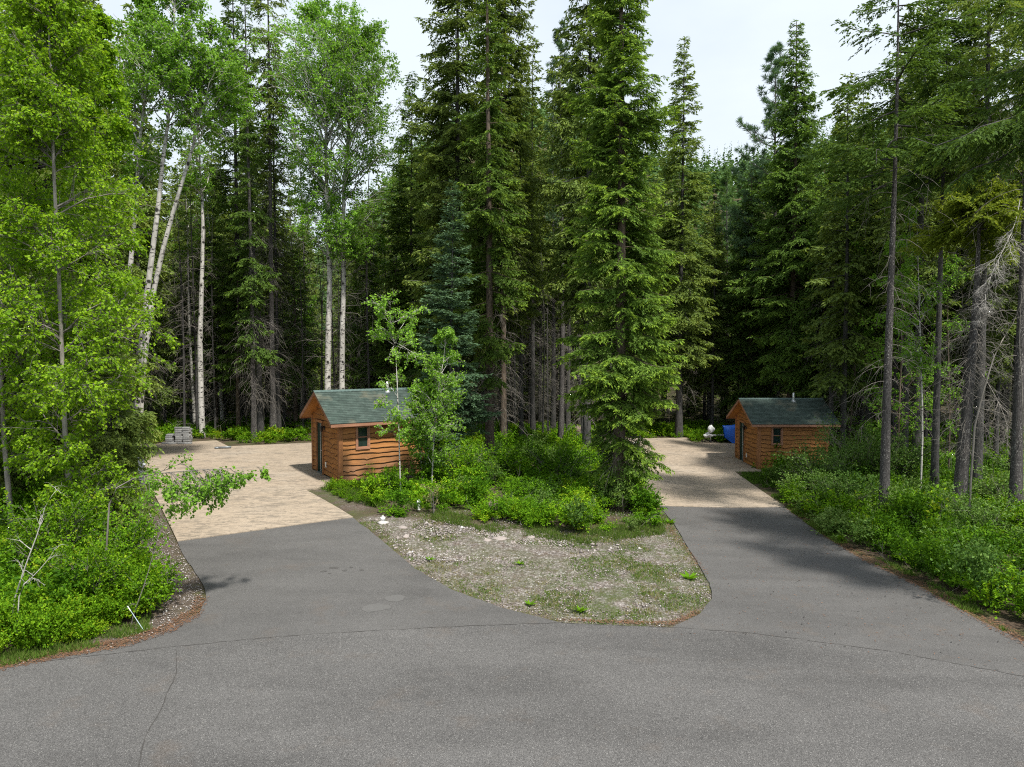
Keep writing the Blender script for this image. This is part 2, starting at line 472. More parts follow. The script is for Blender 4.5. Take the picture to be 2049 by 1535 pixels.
# ------------------------------------------------------------------ mesh building
class Geo:
    def __init__(self):
        self.V = []; self.Q = []; self.T = []; self.qt = []; self.tt = []; self.qm = []; self.tm = []; self.n = 0
    def add(self, V, F, tint=0.5, mi=0):
        V = np.asarray(V, np.float32).reshape(-1, 3); F = np.asarray(F, np.int64)
        if len(F) == 0: return
        t = np.broadcast_to(np.asarray(tint, np.float32), (len(F),))
        mm = np.full(len(F), mi, np.int32)
        if F.shape[1] == 4: self.Q.append(F + self.n); self.qt.append(t); self.qm.append(mm)
        else: self.T.append(F + self.n); self.tt.append(t); self.tm.append(mm)
        self.V.append(V); self.n += len(V)
    def merge(self, other_arr, mi=0):
        V, Q, T, qt, tt = other_arr
        if len(Q): self.add(V, Q, qt, mi)
        if len(T):
            if len(Q): self.T.append(T + self.n - len(V)); self.tt.append(tt); self.tm.append(np.full(len(T), mi, np.int32))
            else: self.add(V, T, tt, mi)
    def arrays(self):
        V = np.concatenate(self.V) if self.V else np.zeros((0, 3), np.float32)
        Q = np.concatenate(self.Q) if self.Q else np.zeros((0, 4), np.int64)
        T = np.concatenate(self.T) if self.T else np.zeros((0, 3), np.int64)
        qt = np.concatenate(self.qt) if self.qt else np.zeros(0, np.float32)
        tt = np.concatenate(self.tt) if self.tt else np.zeros(0, np.float32)
        return V, Q, T, qt, tt
    def mesh(self, name, mats, smooth=False):
        V, Q, T, qt, tt = self.arrays()
        qm = np.concatenate(self.qm) if self.qm else np.zeros(0, np.int32)
        tm = np.concatenate(self.tm) if self.tm else np.zeros(0, np.int32)
        me = bpy.data.meshes.new(name)
        nq, ntr = len(Q), len(T)
        me.vertices.add(len(V)); me.vertices.foreach_set("co", V.astype(np.float32).ravel())
        me.loops.add(nq * 4 + ntr * 3)
        me.loops.foreach_set("vertex_index", np.concatenate([Q.ravel(), T.ravel()]).astype(np.int32))
        me.polygons.add(nq + ntr)
        ls = np.concatenate([np.arange(nq) * 4, nq * 4 + np.arange(ntr) * 3]).astype(np.int32)
        me.polygons.foreach_set("loop_start", ls)
        me.polygons.foreach_set("material_index", np.concatenate([qm, tm]).astype(np.int32))
        if smooth: me.polygons.foreach_set("use_smooth", np.ones(nq + ntr, bool))
        for m in mats: me.materials.append(m)
        at_ = me.attributes.new("tint", 'FLOAT', 'FACE')
        at_.data.foreach_set("value", np.concatenate([qt, tt]).astype(np.float32))
        me.update(calc_edges=True)
        return me

def link(name, me, parent=None, loc=None, rotz=0.0):
    o = bpy.data.objects.new(name, me)
    COL.objects.link(o)
    if parent is not None: o.parent = parent
    if loc is not None: o.location = loc
    if rotz: o.rotation_euler = (0, 0, rotz)
    return o

def tag(o, label, cat=None, group=None, kind=None):
    if label: o['label'] = label
    if cat: o['category'] = cat
    if group: o['group'] = group
    if kind: o['kind'] = kind
    return o

def thing(name, label, cat, loc=(0, 0, 0), rotz=0.0, group=None):
    o = link(name, None, None, loc, rotz)
    o.empty_display_size = 0.3
    return tag(o, label, cat, group)

def copy_tree(o, parent=None):
    c = o.copy(); COL.objects.link(c)
    if parent is not None:
        c.parent = parent; c.matrix_parent_inverse = o.matrix_parent_inverse.copy()
    for ch in list(o.children): copy_tree(ch, c)
    return c

class BM:
    """bmesh collector for hard-surface parts"""
    def __init__(self): self.b = bmesh.new()
    def box(self, x0, x1, y0, y1, z0, z1, mi=0):
        vs = [self.b.verts.new(p) for p in ((x0, y0, z0), (x1, y0, z0), (x1, y1, z0), (x0, y1, z0), (x0, y0, z1), (x1, y0, z1), (x1, y1, z1), (x0, y1, z1))]
        for f in ((0, 3, 2, 1), (4, 5, 6, 7), (0, 1, 5, 4), (1, 2, 6, 5), (2, 3, 7, 6), (3, 0, 4, 7)):
            self.b.faces.new([vs[i] for i in f]).material_index = mi
        return self
    def quad(self, pts, mi=0):
        f = self.b.faces.new([self.b.verts.new(p) for p in pts]); f.material_index = mi; return self
    def prism(self, pts, axis_vec, mi=0):
        """polygon pts extruded along axis_vec"""
        a = [self.b.verts.new(p) for p in pts]
        av = Vector(axis_vec)
        c = [self.b.verts.new(Vector(p) + av) for p in pts]
        n = len(pts)
        self.b.faces.new(a[::-1]).material_index = mi
        self.b.faces.new(c).material_index = mi
        for i in range(n):
            self.b.faces.new([a[i], a[(i + 1) % n], c[(i + 1) % n], c[i]]).material_index = mi
        return self
    def tube(self, pts, rad, sides=8, mi=0):
        pts = [Vector(p) for p in pts]
        if isinstance(rad, (int, float)): rad = [rad] * len(pts)
        rings = []
        for i, p in enumerate(pts):
            t = (pts[min(i + 1, len(pts) - 1)] - pts[max(i - 1, 0)]).normalized()
            ref = Vector((0, 0, 1)) if abs(t.z) < 0.9 else Vector((1, 0, 0))
            u = t.cross(ref).normalized(); v = t.cross(u)
            rings.append([self.b.verts.new(p + (u * math.cos(a) + v * math.sin(a)) * rad[i]) for a in [2 * math.pi * k / sides for k in range(sides)]])
        for i in range(len(rings) - 1):
            for k in range(sides):
                f = self.b.faces.new([rings[i][k], rings[i][(k + 1) % sides], rings[i + 1][(k + 1) % sides], rings[i + 1][k]])
                f.material_index = mi; f.smooth = True
        self.b.faces.new(rings[0][::-1]).material_index = mi
        self.b.faces.new(rings[-1]).material_index = mi
        return self
    def lathe(self, prof, center=(0, 0, 0), sides=16, mi=0):
        c = Vector(center); rings = []
        for r, z in prof:
            rings.append([self.b.verts.new(c + Vector((r * math.cos(2 * math.pi * k / sides), r * math.sin(2 * math.pi * k / sides), z))) for k in range(sides)])
        for i in range(len(rings) - 1):
            for k in range(sides):
                f = self.b.faces.new([rings[i][k], rings[i][(k + 1) % sides], rings[i + 1][(k + 1) % sides], rings[i + 1][k]])
                f.material_index = mi; f.smooth = True
        self.b.faces.new(rings[0][::-1]).material_index = mi
        self.b.faces.new(rings[-1]).material_index = mi
        return self
    def bevel(self, w=0.004):
        bmesh.ops.bevel(self.b, geom=[e for e in self.b.edges], offset=w, segments=1, affect='EDGES', clamp_overlap=True)
        return self
    def obj(self, name, mats, parent=None, loc=None, rotz=0.0):
        bmesh.ops.recalc_face_normals(self.b, faces=self.b.faces)
        me = bpy.data.meshes.new(name); self.b.to_mesh(me); self.b.free()
        for m in (mats if isinstance(mats, (list, tuple)) else [mats]): me.materials.append(m)
        return link(name, me, parent, loc, rotz)

# ------------------------------------------------------------------ ground surfaces
def P(*pts): return [at(*p) for p in pts]
SLAB_L = P((355, 1086), (707, 1038), (612, 983), (681, 969))
vd = Vector((-0.528, 0.849, 0)); vs_ = Vector((0.849, 0.528, 0))
SHED_L = at(681, 968)
SHED_R = at(1517, 941)
SHED_R.z = float(terr(SHED_R.x, SHED_R.y))
p_in = SHED_L + vd * 3.5 + vs_ * 3.4
SLAB_L = P((355, 1086), (707, 1038), (612, 983)) + [SHED_L + vs_ * 0.25 - vd * 0.25, SHED_L + vs_ * 0.4 + vd * 3.4] + P((640, 887), (457, 895), (433, 883), (262, 893), (266, 915))
SLAB_R = P((1319, 1014), (1571, 1016), (1470, 945.5), (1519, 945.5)) + [SHED_R + Vector((0.3, 0, 0)), SHED_R + Vector((0.3, 3.6, 0))] + P((1500, 889), (1391, 889), (1371, 877), (1195, 877))
ISLAND = P((707, 1038), (760, 1080), (830, 1140), (905, 1183), (1000, 1218), (1110, 1247), (1200, 1253), (1350, 1257), (1400, 1231), (1425, 1200), (1420, 1168), (1390, 1118), (1345, 1045), (1319, 1014))
SEAM = P((-700, 1420), (0, 1342), (100, 1326), (209, 1314), (349, 1298), (523, 1281), (673, 1270), (900, 1258), (1110, 1250), (1355, 1260), (1500, 1270), (1780, 1307), (2049, 1358), (2800, 1520))
ROAD = SEAM + [Vector((60, -40, 0)), Vector((-60, -40, 0))]
DRIVE_L = P((355, 1086), (362, 1103), (398, 1158), (411, 1185), (412, 1203), (400, 1228), (340, 1261), (250, 1295), (60, 1331)) + P((60, 1352), (209, 1330), (349, 1312), (523, 1294), (900, 1272), (1130, 1266), (1125, 1249), (1000, 1218), (905, 1183), (830, 1140), (760, 1080), (707, 1038))
DRIVE_R = P((1319, 1014), (1345, 1045), (1390, 1118), (1420, 1168), (1425, 1200), (1400, 1231), (1345, 1258), (1345, 1274), (1500, 1284), (1780, 1322), (2049, 1376), (2800, 1540), (2800, 1500), (2200, 1350), (2049, 1287), (1950, 1238), (1830, 1170), (1720, 1118), (1640, 1068), (1571, 1016))
ALLPAVED = [ROAD, DRIVE_L, DRIVE_R, SLAB_L, SLAB_R]

def paved(x, y):
    r = np.zeros(np.shape(x), bool)
    for p in ALLPAVED: r |= inpoly(x, y, p)
    return r

def axis_lines(lo, hi, dlo, dhi, step, grow=1.25):
    a = list(np.arange(dlo, dhi + 1e-6, step))
    s = step
    while a[-1] < hi: s *= grow; a.append(a[-1] + s)
    s = step
    while a[0] > lo: s *= grow; a.insert(0, a[0] - s)
    return np.array(a)

gx = axis_lines(-500, 500, -24, 24, 0.25)
gy = axis_lines(-60, 700, 8, 50, 0.25)
X, Y = np.meshgrid(gx, gy)
pv = paved(X, Y)
near = (Y < 60) & (np.abs(X) < 40)
Zb = terr(X, Y)
bumpz = (fbm(X * 0.9, Y * 0.9, 3) - 0.5) * 0.22 * (1 - 0) + (fbm(X * 3.1, Y * 3.1, 8) - 0.5) * 0.07
# keep the soil below the paving: pull bumps down near paved cells
pad = pv.copy()
for sh in range(2):
    q = pad.copy()
    q[1:, :] |= pad[:-1, :]; q[:-1, :] |= pad[1:, :]; q[:, 1:] |= pad[:, :-1]; q[:, :-1] |= pad[:, 1:]
    pad = q
k = np.where(pad, 0.0, 1.0)
for _ in range(4):
    k2 = k.copy(); k2[1:-1, 1:-1] = (k[1:-1, 1:-1] + k[2:, 1:-1] + k[:-2, 1:-1] + k[1:-1, 2:] + k[1:-1, :-2]) / 5; k = np.where(pad, 0.0, k2)
Z = Zb + np.where(near, bumpz * k, 0)
Z[(Y < 40) & (Y > -60) & (X < -24)] += 0
# far hills
def hillz(x, y):
    r = np.sqrt(x * x + y * y)
    a = np.arctan2(x, y)
    h = 72 + 26 * np.sin(a * 5.1 + 0.8) + 18 * np.sin(a * 11 + 2.0) - 16 * sstep(-0.1, -0.5, a)
    return h * sstep(130, 330, r) * (y > 0) * sstep(20, 120, y)
Z = Z + hillz(X, Y)
isl = inpoly(X + (fbm(X * 1.5, Y * 1.5, 5) - 0.5) * 0.8, Y + (fbm(X * 1.5, Y * 1.5, 6) - 0.5) * 0.8, ISLAND)
VERGE = P((412, 1205), (398, 1158), (362, 1103), (340, 1060), (318, 1000), (290, 1010), (300, 1090), (270, 1130), (340, 1190), (300, 1240), (200, 1270), (0, 1325), (-200, 1360), (-200, 1400), (250, 1300), (340, 1262))
vg = inpoly(X + (fbm(X * 1.5, Y * 1.5, 15) - 0.5) * 0.7, Y + (fbm(X * 1.5, Y * 1.5, 16) - 0.5) * 0.7, VERGE)
grav = np.where(isl, 1.0, 0.0)
grav = np.maximum(grav, np.where(vg, 0.30, 0))
gd = P((640, 985), (720, 1030), (990, 1060), (1290, 1060), (1310, 990), (1000, 900))
grav = np.where(inpoly(X, Y, gd), 0.05, grav)
grav = np.where(inpoly(X, Y, P((600, 975), (690, 965), (760, 975), (745, 1015), (700, 1030))), 0.35, grav)
for _ in range(2):
    g2 = grav.copy(); g2[1:-1, 1:-1] = (grav[1:-1, 1:-1] * 2 + grav[2:, 1:-1] + grav[:-2, 1:-1] + grav[1:-1, 2:] + grav[1:-1, :-2]) / 6; grav = g2
moss = np.where(isl, 0.5, 0.85)
moss = np.where(isl & inpoly(X, Y, P((1050, 1260), (1100, 1160), (1300, 1130), (1330, 1040), (1420, 1120), (1440, 1200), (1360, 1260))), 0.95, moss)
moss = np.where(vg, 0.25, moss)
g = Geo()
ny, nx = X.shape
idx = np.arange(ny * nx).reshape(ny, nx)
F = np.stack([idx[:-1, :-1], idx[:-1, 1:], idx[1:, 1:], idx[1:, :-1]], -1).reshape(-1, 4)
g.add(np.stack([X, Y, Z], -1), F)
me = g.mesh("ground", [M['ground']], smooth=True)
for nm, arr in (("gravel", grav), ("moss", moss)):
    a_ = me.attributes.new(nm, 'FLOAT', 'POINT'); a_.data.foreach_set("value", arr.astype(np.float32).ravel())
tag(link("ground", me), "brown forest soil with moss and pinkish gravel between the driveways", None, None, "structure")

def sheet(name, poly, off, mat, thick, label, cell=0.5, rough_edge=0.0, seed=0):
    pts = []
    n = len(poly)
    for i in range(n):
        a, b = Vector(poly[i][:2]), Vector(poly[(i + 1) % n][:2])
        L = (b - a).length
        kk = max(1, int(L / 0.22)) if (rough_edge and L < 14) else 1
        for j in range(kk):
            p = a.lerp(b, j / kk)
            if rough_edge and 0 < j:
                nn = Vector((-(b - a).y, (b - a).x)).normalized()
                p = p + nn * (float(fbm(p.x * 1.7, p.y * 1.7, 31 + seed)) - 0.5) * 2 * rough_edge
            pts.append(p)
    bm = bmesh.new()
    f = bm.faces.new([bm.verts.new((p.x, p.y, 0)) for p in pts])
    bmesh.ops.triangulate(bm, faces=[f])
    xs = [p.x for p in pts]; ys = [p.y for p in pts]
    x = max(math.ceil(min(xs) / cell) * cell, -32)
    while x < min(max(xs), 32):
        bmesh.ops.bisect_plane(bm, geom=bm.verts[:] + bm.edges[:] + bm.faces[:], plane_co=(x, 0, 0), plane_no=(1, 0, 0), dist=1e-4); x += cell
    y = max(math.ceil(min(ys) / cell) * cell, 9)
    while y < max(ys):
        bmesh.ops.bisect_plane(bm, geom=bm.verts[:] + bm.edges[:] + bm.faces[:], plane_co=(0, y, 0), plane_no=(0, 1, 0), dist=1e-4); y += cell
    for v in bm.verts: v.co.z = float(terr(v.co.x, v.co.y)) + off
    be = [e for e in bm.edges if e.is_boundary]
    r = bmesh.ops.extrude_edge_only(bm, edges=be)
    for v in r['geom']:
        if isinstance(v, bmesh.types.BMVert): v.co.z -= thick
    bmesh.ops.recalc_face_normals(bm, faces=bm.faces)
    me = bpy.data.meshes.new(name); bm.to_mesh(me); bm.free()
    me.materials.append(mat)
    return tag(link(name, me), label, None, None, "structure")

sheet("road", ROAD, 0.038, M['road'], 0.10, "coarse grey asphalt turning circle across the foreground")
sheet("driveway", DRIVE_L, 0.030, M['drive'], 0.10, "smoother grey asphalt apron leading up to the left concrete pad", rough_edge=0.035)
sheet("driveway", DRIVE_R, 0.030, M['drive'], 0.10, "shaded asphalt drive leading up to the right concrete pad", rough_edge=0.035, seed=4)
sheet("concrete_pad", SLAB_L, 0.055, M['slab'], 0.25, "tan stamped concrete pad running up beside the left cabin")
sheet("concrete_pad", SLAB_R, 0.050, M['slab'], 0.25, "tan stamped concrete pad running up beside the right cabin")

def ribbon(name, pts, w, off, mat, label, seed=0, step=0.12):
    rng = np.random.default_rng(seed)
    out = []
    for i in range(len(pts) - 1):
        a, b = pts[i], pts[i + 1]
        kk = max(1, int((b - a).length / step))
        for j in range(kk): out.append(a.lerp(b, j / kk))
    out.append(pts[-1])
    g = Geo(); V = []
    for i, p in enumerate(out):
        t = (out[min(i + 1, len(out) - 1)] - out[max(i - 1, 0)]); t = Vector((t.x, t.y, 0)).normalized()
        nn = Vector((-t.y, t.x, 0))
        c = p + nn * (rng.random() - 0.5) * w * 1.5
        ww = w * (0.35 + rng.random() * 0.9)
        for s in (-1, 1):
            q = c + nn * s * ww * 0.5
            V.append((q.x, q.y, float(terr(q.x, q.y)) + off))
    n = len(out)
    F = [(2 * i, 2 * i + 1, 2 * i + 3, 2 * i + 2) for i in range(n - 1)]
    g.add(V, F)
    return tag(link(name, g.mesh(name, [mat])), label, None, None, "structure")
ribbon("road_seam", SEAM[1:13], 0.022, 0.042, M['tar'], "dark joint line where the drives meet the turning circle", 1)
ribbon("road_crack", P((352, 1303), (354, 1330), (352, 1355), (338, 1385), (322, 1425), (300, 1460), (284, 1500), (276, 1560)), 0.016, 0.042, M['tar'], "thin dark crack running down the road on the left side", 2)
def blob(name, pts, off, mat, label, seed=0):
    for c, rx, ry in pts:
        rng = np.random.default_rng(seed)
        a = np.linspace(0, 2 * np.pi, 28, endpoint=False)
        rr = 1 + 0.12 * np.sin(2 * a + rng.random() * 6) + 0.08 * np.sin(3 * a + rng.random() * 6) + 0.05 * rng.standard_normal(28)
        x = c.x + np.cos(a) * rx * rr; y = c.y + np.sin(a) * ry * rr
        V = np.concatenate([np.stack([x, y, terr(x, y) + off], -1), [[c.x, c.y, float(terr(c.x, c.y)) + off]]])
        F = [(i, (i + 1) % 28, 28) for i in range(28)]
        g = Geo(); g.add(V, F)
        tag(link(name, g.mesh(name, [mat])), label, None, None, "structure")
        seed += 1
blob("road_patch", [(at(752, 1219), 0.28, 0.22)], 0.034, M['dry'], "pale round dry spot on the left asphalt drive, the larger one", 3)
blob("road_patch", [(at(790, 1200), 0.25, 0.18)], 0.034, M['dry'], "pale round dry spot on the left asphalt drive, behind the larger one", 5)
for k_, (px_, py_, r_) in enumerate(((648, 1146, 0.05), (668, 1139, 0.07), (690, 1144, 0.045), (703, 1138, 0.035), (660, 1150, 0.03), (724, 1143, 0.04))):
    blob("oil_stain", [(at(px_, py_), r_ * 1.5, r_ * 1.2)], 0.034, M['oil'], "faint dark drip stain on the left asphalt drive", 11 + k_)

# ------------------------------------------------------------------ cabins
def siding_mesh(width, top_fn, zbase, holes, seed, vdir):
    """lapped live-edge boards on a wall in the plane local (u,z); returns Geo with outward = +n (n is -y here)"""
    rng = np.random.default_rng(seed)
    us = set(np.round(np.arange(0, width + 1e-6, 0.055), 4)) | {width}
    for h in holes: us |= {h[0], h[1]}
    us = np.array(sorted(us))
    g = Geo()
    z = zbase; course = 0
    zmax = max(float(top_fn(u)) for u in us)
    g.add([(0, 0.0, zbase), (width, 0.0, zbase), (width, 0.0, float(top_fn(width))), (width / 2, 0.0, float(top_fn(width / 2))), (0, 0.0, float(top_fn(0)))], [(0, 1, 2), (0, 2, 4), (4, 2, 3)])
    while z < zmax:
        hgt = 0.185 + rng.random() * 0.05
        ph = rng.random(6) * 9
        wav = 0.018 * np.sin(us * 2.3 + ph[0]) + 0.012 * np.sin(us * 6.1 + ph[1]) + 0.004 * np.sin(us * 15 + ph[4])
        for _ in range(rng.integers(1, 3)):
            c = rng.random() * width
            wav = wav - (0.03 + 0.035 * rng.random()) * np.exp(-((us - c) / (0.05 + 0.06 * rng.random())) ** 2)
        if course == 0: wav = wav * 0
        zb = z + wav; zt = z + hgt + 0.055
        for i in range(len(us) - 1):
            u0, u1 = us[i], us[i + 1]; um = (u0 + u1) / 2
            b0, b1 = zb[i], zb[i + 1]
            t0 = min(zt, float(top_fn(u0))); t1 = min(zt, float(top_fn(u1)))
            segs = [(b0, b1, t0, t1)]
            for (h0, h1, hz0, hz1) in holes:
                if h0 - 1e-6 < um < h1 + 1e-6:
                    ns = []
                    for (a0, a1, c0, c1) in segs:
                        if a0 < hz0: ns.append((a0, a1, min(c0, hz0), min(c1, hz0)))
                        if c0 > hz1: ns.append((max(a0, hz1), max(a1, hz1), c0, c1))
                    segs = ns
            for (a0, a1, c0, c1) in segs:
                if c0 - a0 < 0.004 and c1 - a1 < 0.004: continue
                c0 = max(c0, a0); c1 = max(c1, a1)
                def d(zz, bb): return -(0.054 - 0.042 * min(1, max(0, (zz - bb) / (hgt + 0.055))))
                V = [(u0, d(a0, b0), a0), (u1, d(a1, b1), a1), (u1, d(c1, b1), c1), (u0, d(c0, b0), c0), (u0, 0.0, a0 + 0.004), (u1, 0.0, a1 + 0.004)]
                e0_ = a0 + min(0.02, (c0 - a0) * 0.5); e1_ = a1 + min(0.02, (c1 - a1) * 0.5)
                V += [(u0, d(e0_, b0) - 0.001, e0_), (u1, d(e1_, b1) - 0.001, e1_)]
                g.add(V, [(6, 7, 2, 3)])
                g.add(V, [(0, 1, 7, 6), (4, 5, 1, 0)], 0.5, 1)  # lower strip and lip coloured dark to imitate the shadow under each lap
        z += hgt; course += 1
    return g

def cabin(loc, rotz, label, weathered, seed, vent_u, group, floor):
    L, Wd, HW = 3.45, 3.5, 2.36
    root = thing("log_cabin", label, "cabin", (loc.x, loc.y, floor), rotz, group)
    side_mat = M['siding_worn'] if weathered else M['siding']
    fb = BM(); fb.box(0.02, L - 0.02, 0.02, Wd - 0.02, -0.55, 0.06); fb.obj("foundation", M['concrete'], root)
    oe, og = 0.36, 0.46           # eave and gable overhang
    slope = 0.53
    rise = lambda d: HW + 0.02 + d * slope    # underside of roof at distance d in from the eave wall
    gt = lambda u: HW + 0.015 + slope * min(u, Wd - u)
    WIN = (0.62, 1.18, 1.22, 2.16)
    for nm, width, top, holes, org, rz, mm, sd in (
            ("wall", L, lambda u: HW, [WIN], (0, 0, 0), 0.0, side_mat, 1),
            ("wall", Wd, gt, [(0.62, 1.56, 0.0, 2.12)], (0, Wd, 0), -math.pi / 2, M['siding'], 2),
            ("wall", Wd, gt, [], (L, 0, 0), math.pi / 2, M['siding'], 3),
            ("wall", L, lambda u: HW, [], (L, Wd, 0), math.pi, M['siding'], 4)):
        ge = siding_mesh(width, top, 0.03, holes, seed * 10 + sd, None)
        w = link(nm, ge.mesh(nm, [mm, M['lap_shade']]), root, org, rz)
        if sd == 2:
            w['label'] = "gable wall with the door"
        if sd == 1:
            w['label'] = "side wall with the window"
    for (cx, cy_) in ((0, 0), (L, 0), (0, Wd), (L, Wd)):
        sx = -1 if cx == 0 else 1; sy = -1 if cy_ == 0 else 1
        b = BM()
        x0, x1 = sorted((cx + sx * 0.066, cx - sx * 0.10)); y0, y1 = sorted((cy_ + sy * 0.066, cy_ - sy * 0.10))
        b.box(x0, x1, y0, y1, 0.0, HW - 0.005).bevel(0.008).obj("corner_post", M['trimwood'], root)
    # window in the side wall (local y = 0 faces the camera)
    u0, u1, z0, z1 = WIN
    b = BM()
    fw = 0.075
    b.box(u0 - 0.01, u0 + fw, -0.080, 0.02, z0 - 0.01, z1 + 0.01); b.box(u1 - fw, u1 + 0.01, -0.080, 0.02, z0 - 0.01, z1 + 0.01)
    b.box(u0 + fw, u1 - fw, -0.078, 0.02, z1 - fw, z1 + 0.008); b.box(u0 + fw, u1 - fw, -0.086, 0.02, z0 - 0.008, z0 + fw)
    fr = b.obj("window", M['fascia'], root)
    sb = BM(); zm = (z0 + z1) / 2
    i0, i1, j0, j1 = u0 + fw, u1 - fw, z0 + fw, z1 - fw
    s = 0.022
    sb.box(i0, i0 + s, -0.046, -0.012, j0, j1); sb.box(i1 - s, i1, -0.046, -0.012, j0, j1)
    sb.box(i0 + s, i1 - s, -0.044, -0.012, j0, j0 + s); sb.box(i0 + s, i1 - s, -0.044, -0.012, j1 - s, j1); sb.box(i0 + s, i1 - s, -0.050, -0.012, zm - 0.018, zm + 0.018)
    sb.obj("sash", M['fascia'], fr)
    for (a, c) in ((j0, zm), (zm, j1)):
        BM().box(i0 + s * 0.5, i1 - s * 0.5, -0.026, -0.010, a + s * 0.8, c - s * 0.8).obj("pane", M['glass'], fr)
    # door in the gable wall at local x = 0
    y1 = Wd - 0.62; y0 = Wd - 1.56
    b = BM(); t = 0.09
    b.box(-0.085, 0.02, y0, y0 + t, 0.0, 2.10); b.box(-0.085, 0.02, y1 - t, y1, 0.0, 2.10); b.box(-0.088, 0.02, y0 - 0.01, y1 + 0.01, 2.10, 2.20)
    b.obj("door_frame", M['trimwood'], root)
    b = BM(); b.box(-0.030, 0.01, y0 + t, y1 - t, 0.05, 2.095)
    for (c0, c1, e0, e1) in ((0.16, 0.62, 0.25, 0.95), (0.16, 0.62, 1.12, 1.95)):
        b.box(-0.040, -0.030, y0 + t + 0.13, y1 - t - 0.13, e0, e1)
    dr = b.obj("door", M['doorgreen'], root)
    BM().box(-0.052, -0.031, y0 + t + 0.30, y0 + t + 0.33, 0.06, 2.09).obj("door_reflection", M['strip'], dr)  # pale stripe imitating a reflection in door glass
    BM().tube([(-0.031, y0 + t + 0.06, 0.98), (-0.085, y0 + t + 0.06, 0.98)], 0.012).lathe([(0.02, -0.02), (0.03, 0), (0.02, 0.02)], (-0.095, y0 + t + 0.06, 0.98), 10).obj("handle", M['galv'], dr)
    BM().box(-0.09, 0.01, y0 + t, y1 - t, 0.0, 0.045).obj("threshold", M['greymetal'], root)
    # lamp by the door
    ly = y0 - 0.16
    b = BM(); b.box(-0.065, -0.04, ly - 0.05, ly + 0.05, 1.84, 1.98); b.tube([(-0.06, ly, 1.94), (-0.12, ly, 2.03), (-0.17, ly, 2.0)], 0.012, 6)
    b.lathe([(0.02, 2.02), (0.085, 1.97), (0.09, 1.955), (0.07, 1.95), (0.06, 1.80), (0.035, 1.775)], (-0.17, ly, 0), 10)
    b.obj("wall_lamp", M['blackmetal'], root)
    BM().box(-0.062, -0.03, y0 - 0.34, y0 - 0.22, 0.34, 0.56).bevel(0.006).obj("outlet_cover", M['white'], root)
    # roof
    half = Wd / 2
    th = 0.11
    def zt(d): return HW + 0.02 + d * slope
    ca = 1 / math.sqrt(1 + slope * slope)
    for sgn in (0, 1):
        # soffit slab (wood underside)
        b = BM()
        e = -oe
        pts = [(0, e, zt(e)), (0, half - 0.003, zt(half)), (0, half - 0.003, zt(half) + th), (0, e, zt(e) + th)]
        if sgn: pts = [(p[0], Wd - p[1], p[2]) for p in pts]
        pts = [(-og + 0.03, p[1], p[2]) for p in pts]
        b.prism(pts, (L + 2 * og - 0.06, 0, 0)); b.obj("soffit", M['soffit'], root)
        # shingle courses
        me_g = bmesh.new(); uvl = me_g.loops.layers.uv.new("UVMap")
        d0 = -oe - 0.04; nrow = int((half - d0) / (0.125 * ca)) + 1
        for r in range(nrow):
            da = d0 + r * 0.125 * ca; db = min(da + 0.125 * ca + 0.004, half)
            if da >= half: break
            za = zt(da) + th + 0.030; zb = zt(db) + th + 0.018
            zbot = zt(da) + th + 0.006
            for (P4, uv4) in (([(-og - 0.02, da, za), (L + og + 0.02, da, za), (L + og + 0.02, db, zb), (-og - 0.02, db, zb)], [(0, r * 0.125 + 0.01), (L + 2 * og, r * 0.125 + 0.01), (L + 2 * og, r * 0.125 + 0.12), (0, r * 0.125 + 0.12)]),
                              ([(-og - 0.02, da, zbot), (L + og + 0.02, da, zbot), (L + og + 0.02, da, za), (-og - 0.02, da, za)], [(0, r * 0.125), (L + 2 * og, r * 0.125), (L + 2 * og, r * 0.125 + 0.004), (0, r * 0.125 + 0.004)])):
                vs = [me_g.verts.new((p[0], Wd - p[1] if sgn else p[1], p[2])) for p in P4]
                f = me_g.faces.new(vs)
                for lp, uv in zip(f.loops, uv4): lp[uvl].uv = (uv[0] + seed * 1.7, uv[1])
        me = bpy.data.meshes.new("roof"); me_g.to_mesh(me); me_g.free(); me.materials.append(M['shingle'])
        ro = link("roof", me, root)
        # eave fascia
        b = BM(); ye = -oe - 0.03
        ya, yb = ye, ye + 0.032
        if sgn: ya, yb = Wd - ye - 0.032, Wd - ye
        b.box(-og, L + og, ya, yb, zt(-oe) - 0.03, zt(-oe) + th + 0.003).obj("fascia", M['fascia'], root)
        for xx in (-og - 0.004, L + og - 0.030):
            b = BM()
            pts = [(xx, -oe + 0.004, zt(-oe) - 0.030), (xx, half - 0.002, zt(half) - 0.030), (xx, half - 0.002, zt(half) + th + 0.003), (xx, -oe + 0.004, zt(-oe) + th + 0.003)]
            if sgn: pts = [(p[0], Wd - p[1], p[2]) for p in pts]
            b.prism(pts, (0.034, 0, 0)); b.obj("fascia", M['fascia'], root)
    zr = zt(half) + th + 0.028
    b = BM()
    for i in range(int((L + 2 * og + 0.04) / 0.16) + 1):
        xa = -og - 0.025 + i * 0.16; xb = min(xa + 0.175, L + og + 0.025)
        lift = 0.010
        for sg in (-1, 1):
            b.quad([(xa, half, zr + 0.012), (xb, half, zr + 0.012 + lift), (xb, half + sg * 0.14, zr - 0.14 * slope + 0.010 + lift), (xa, half + sg * 0.14, zr - 0.14 * slope + 0.010)])
    b.obj("ridge_cap", M['shingle_ridge'], ro)
    # vent pipe
    dv = half * 0.86
    zz = zt(dv) + th
    b = BM(); b.tube([(vent_u, dv, zz - 0.02), (vent_u, dv, zz + 0.46)], 0.045, 12); vp = b.obj("vent_pipe", M['white'], root)
    b = BM(); b.lathe([(0.14, -0.05), (0.10, 0.06), (0.05, 0.12)], (vent_u, dv - 0.02, zz), 12); b.obj("flashing", M['galv'], vp)
    return root
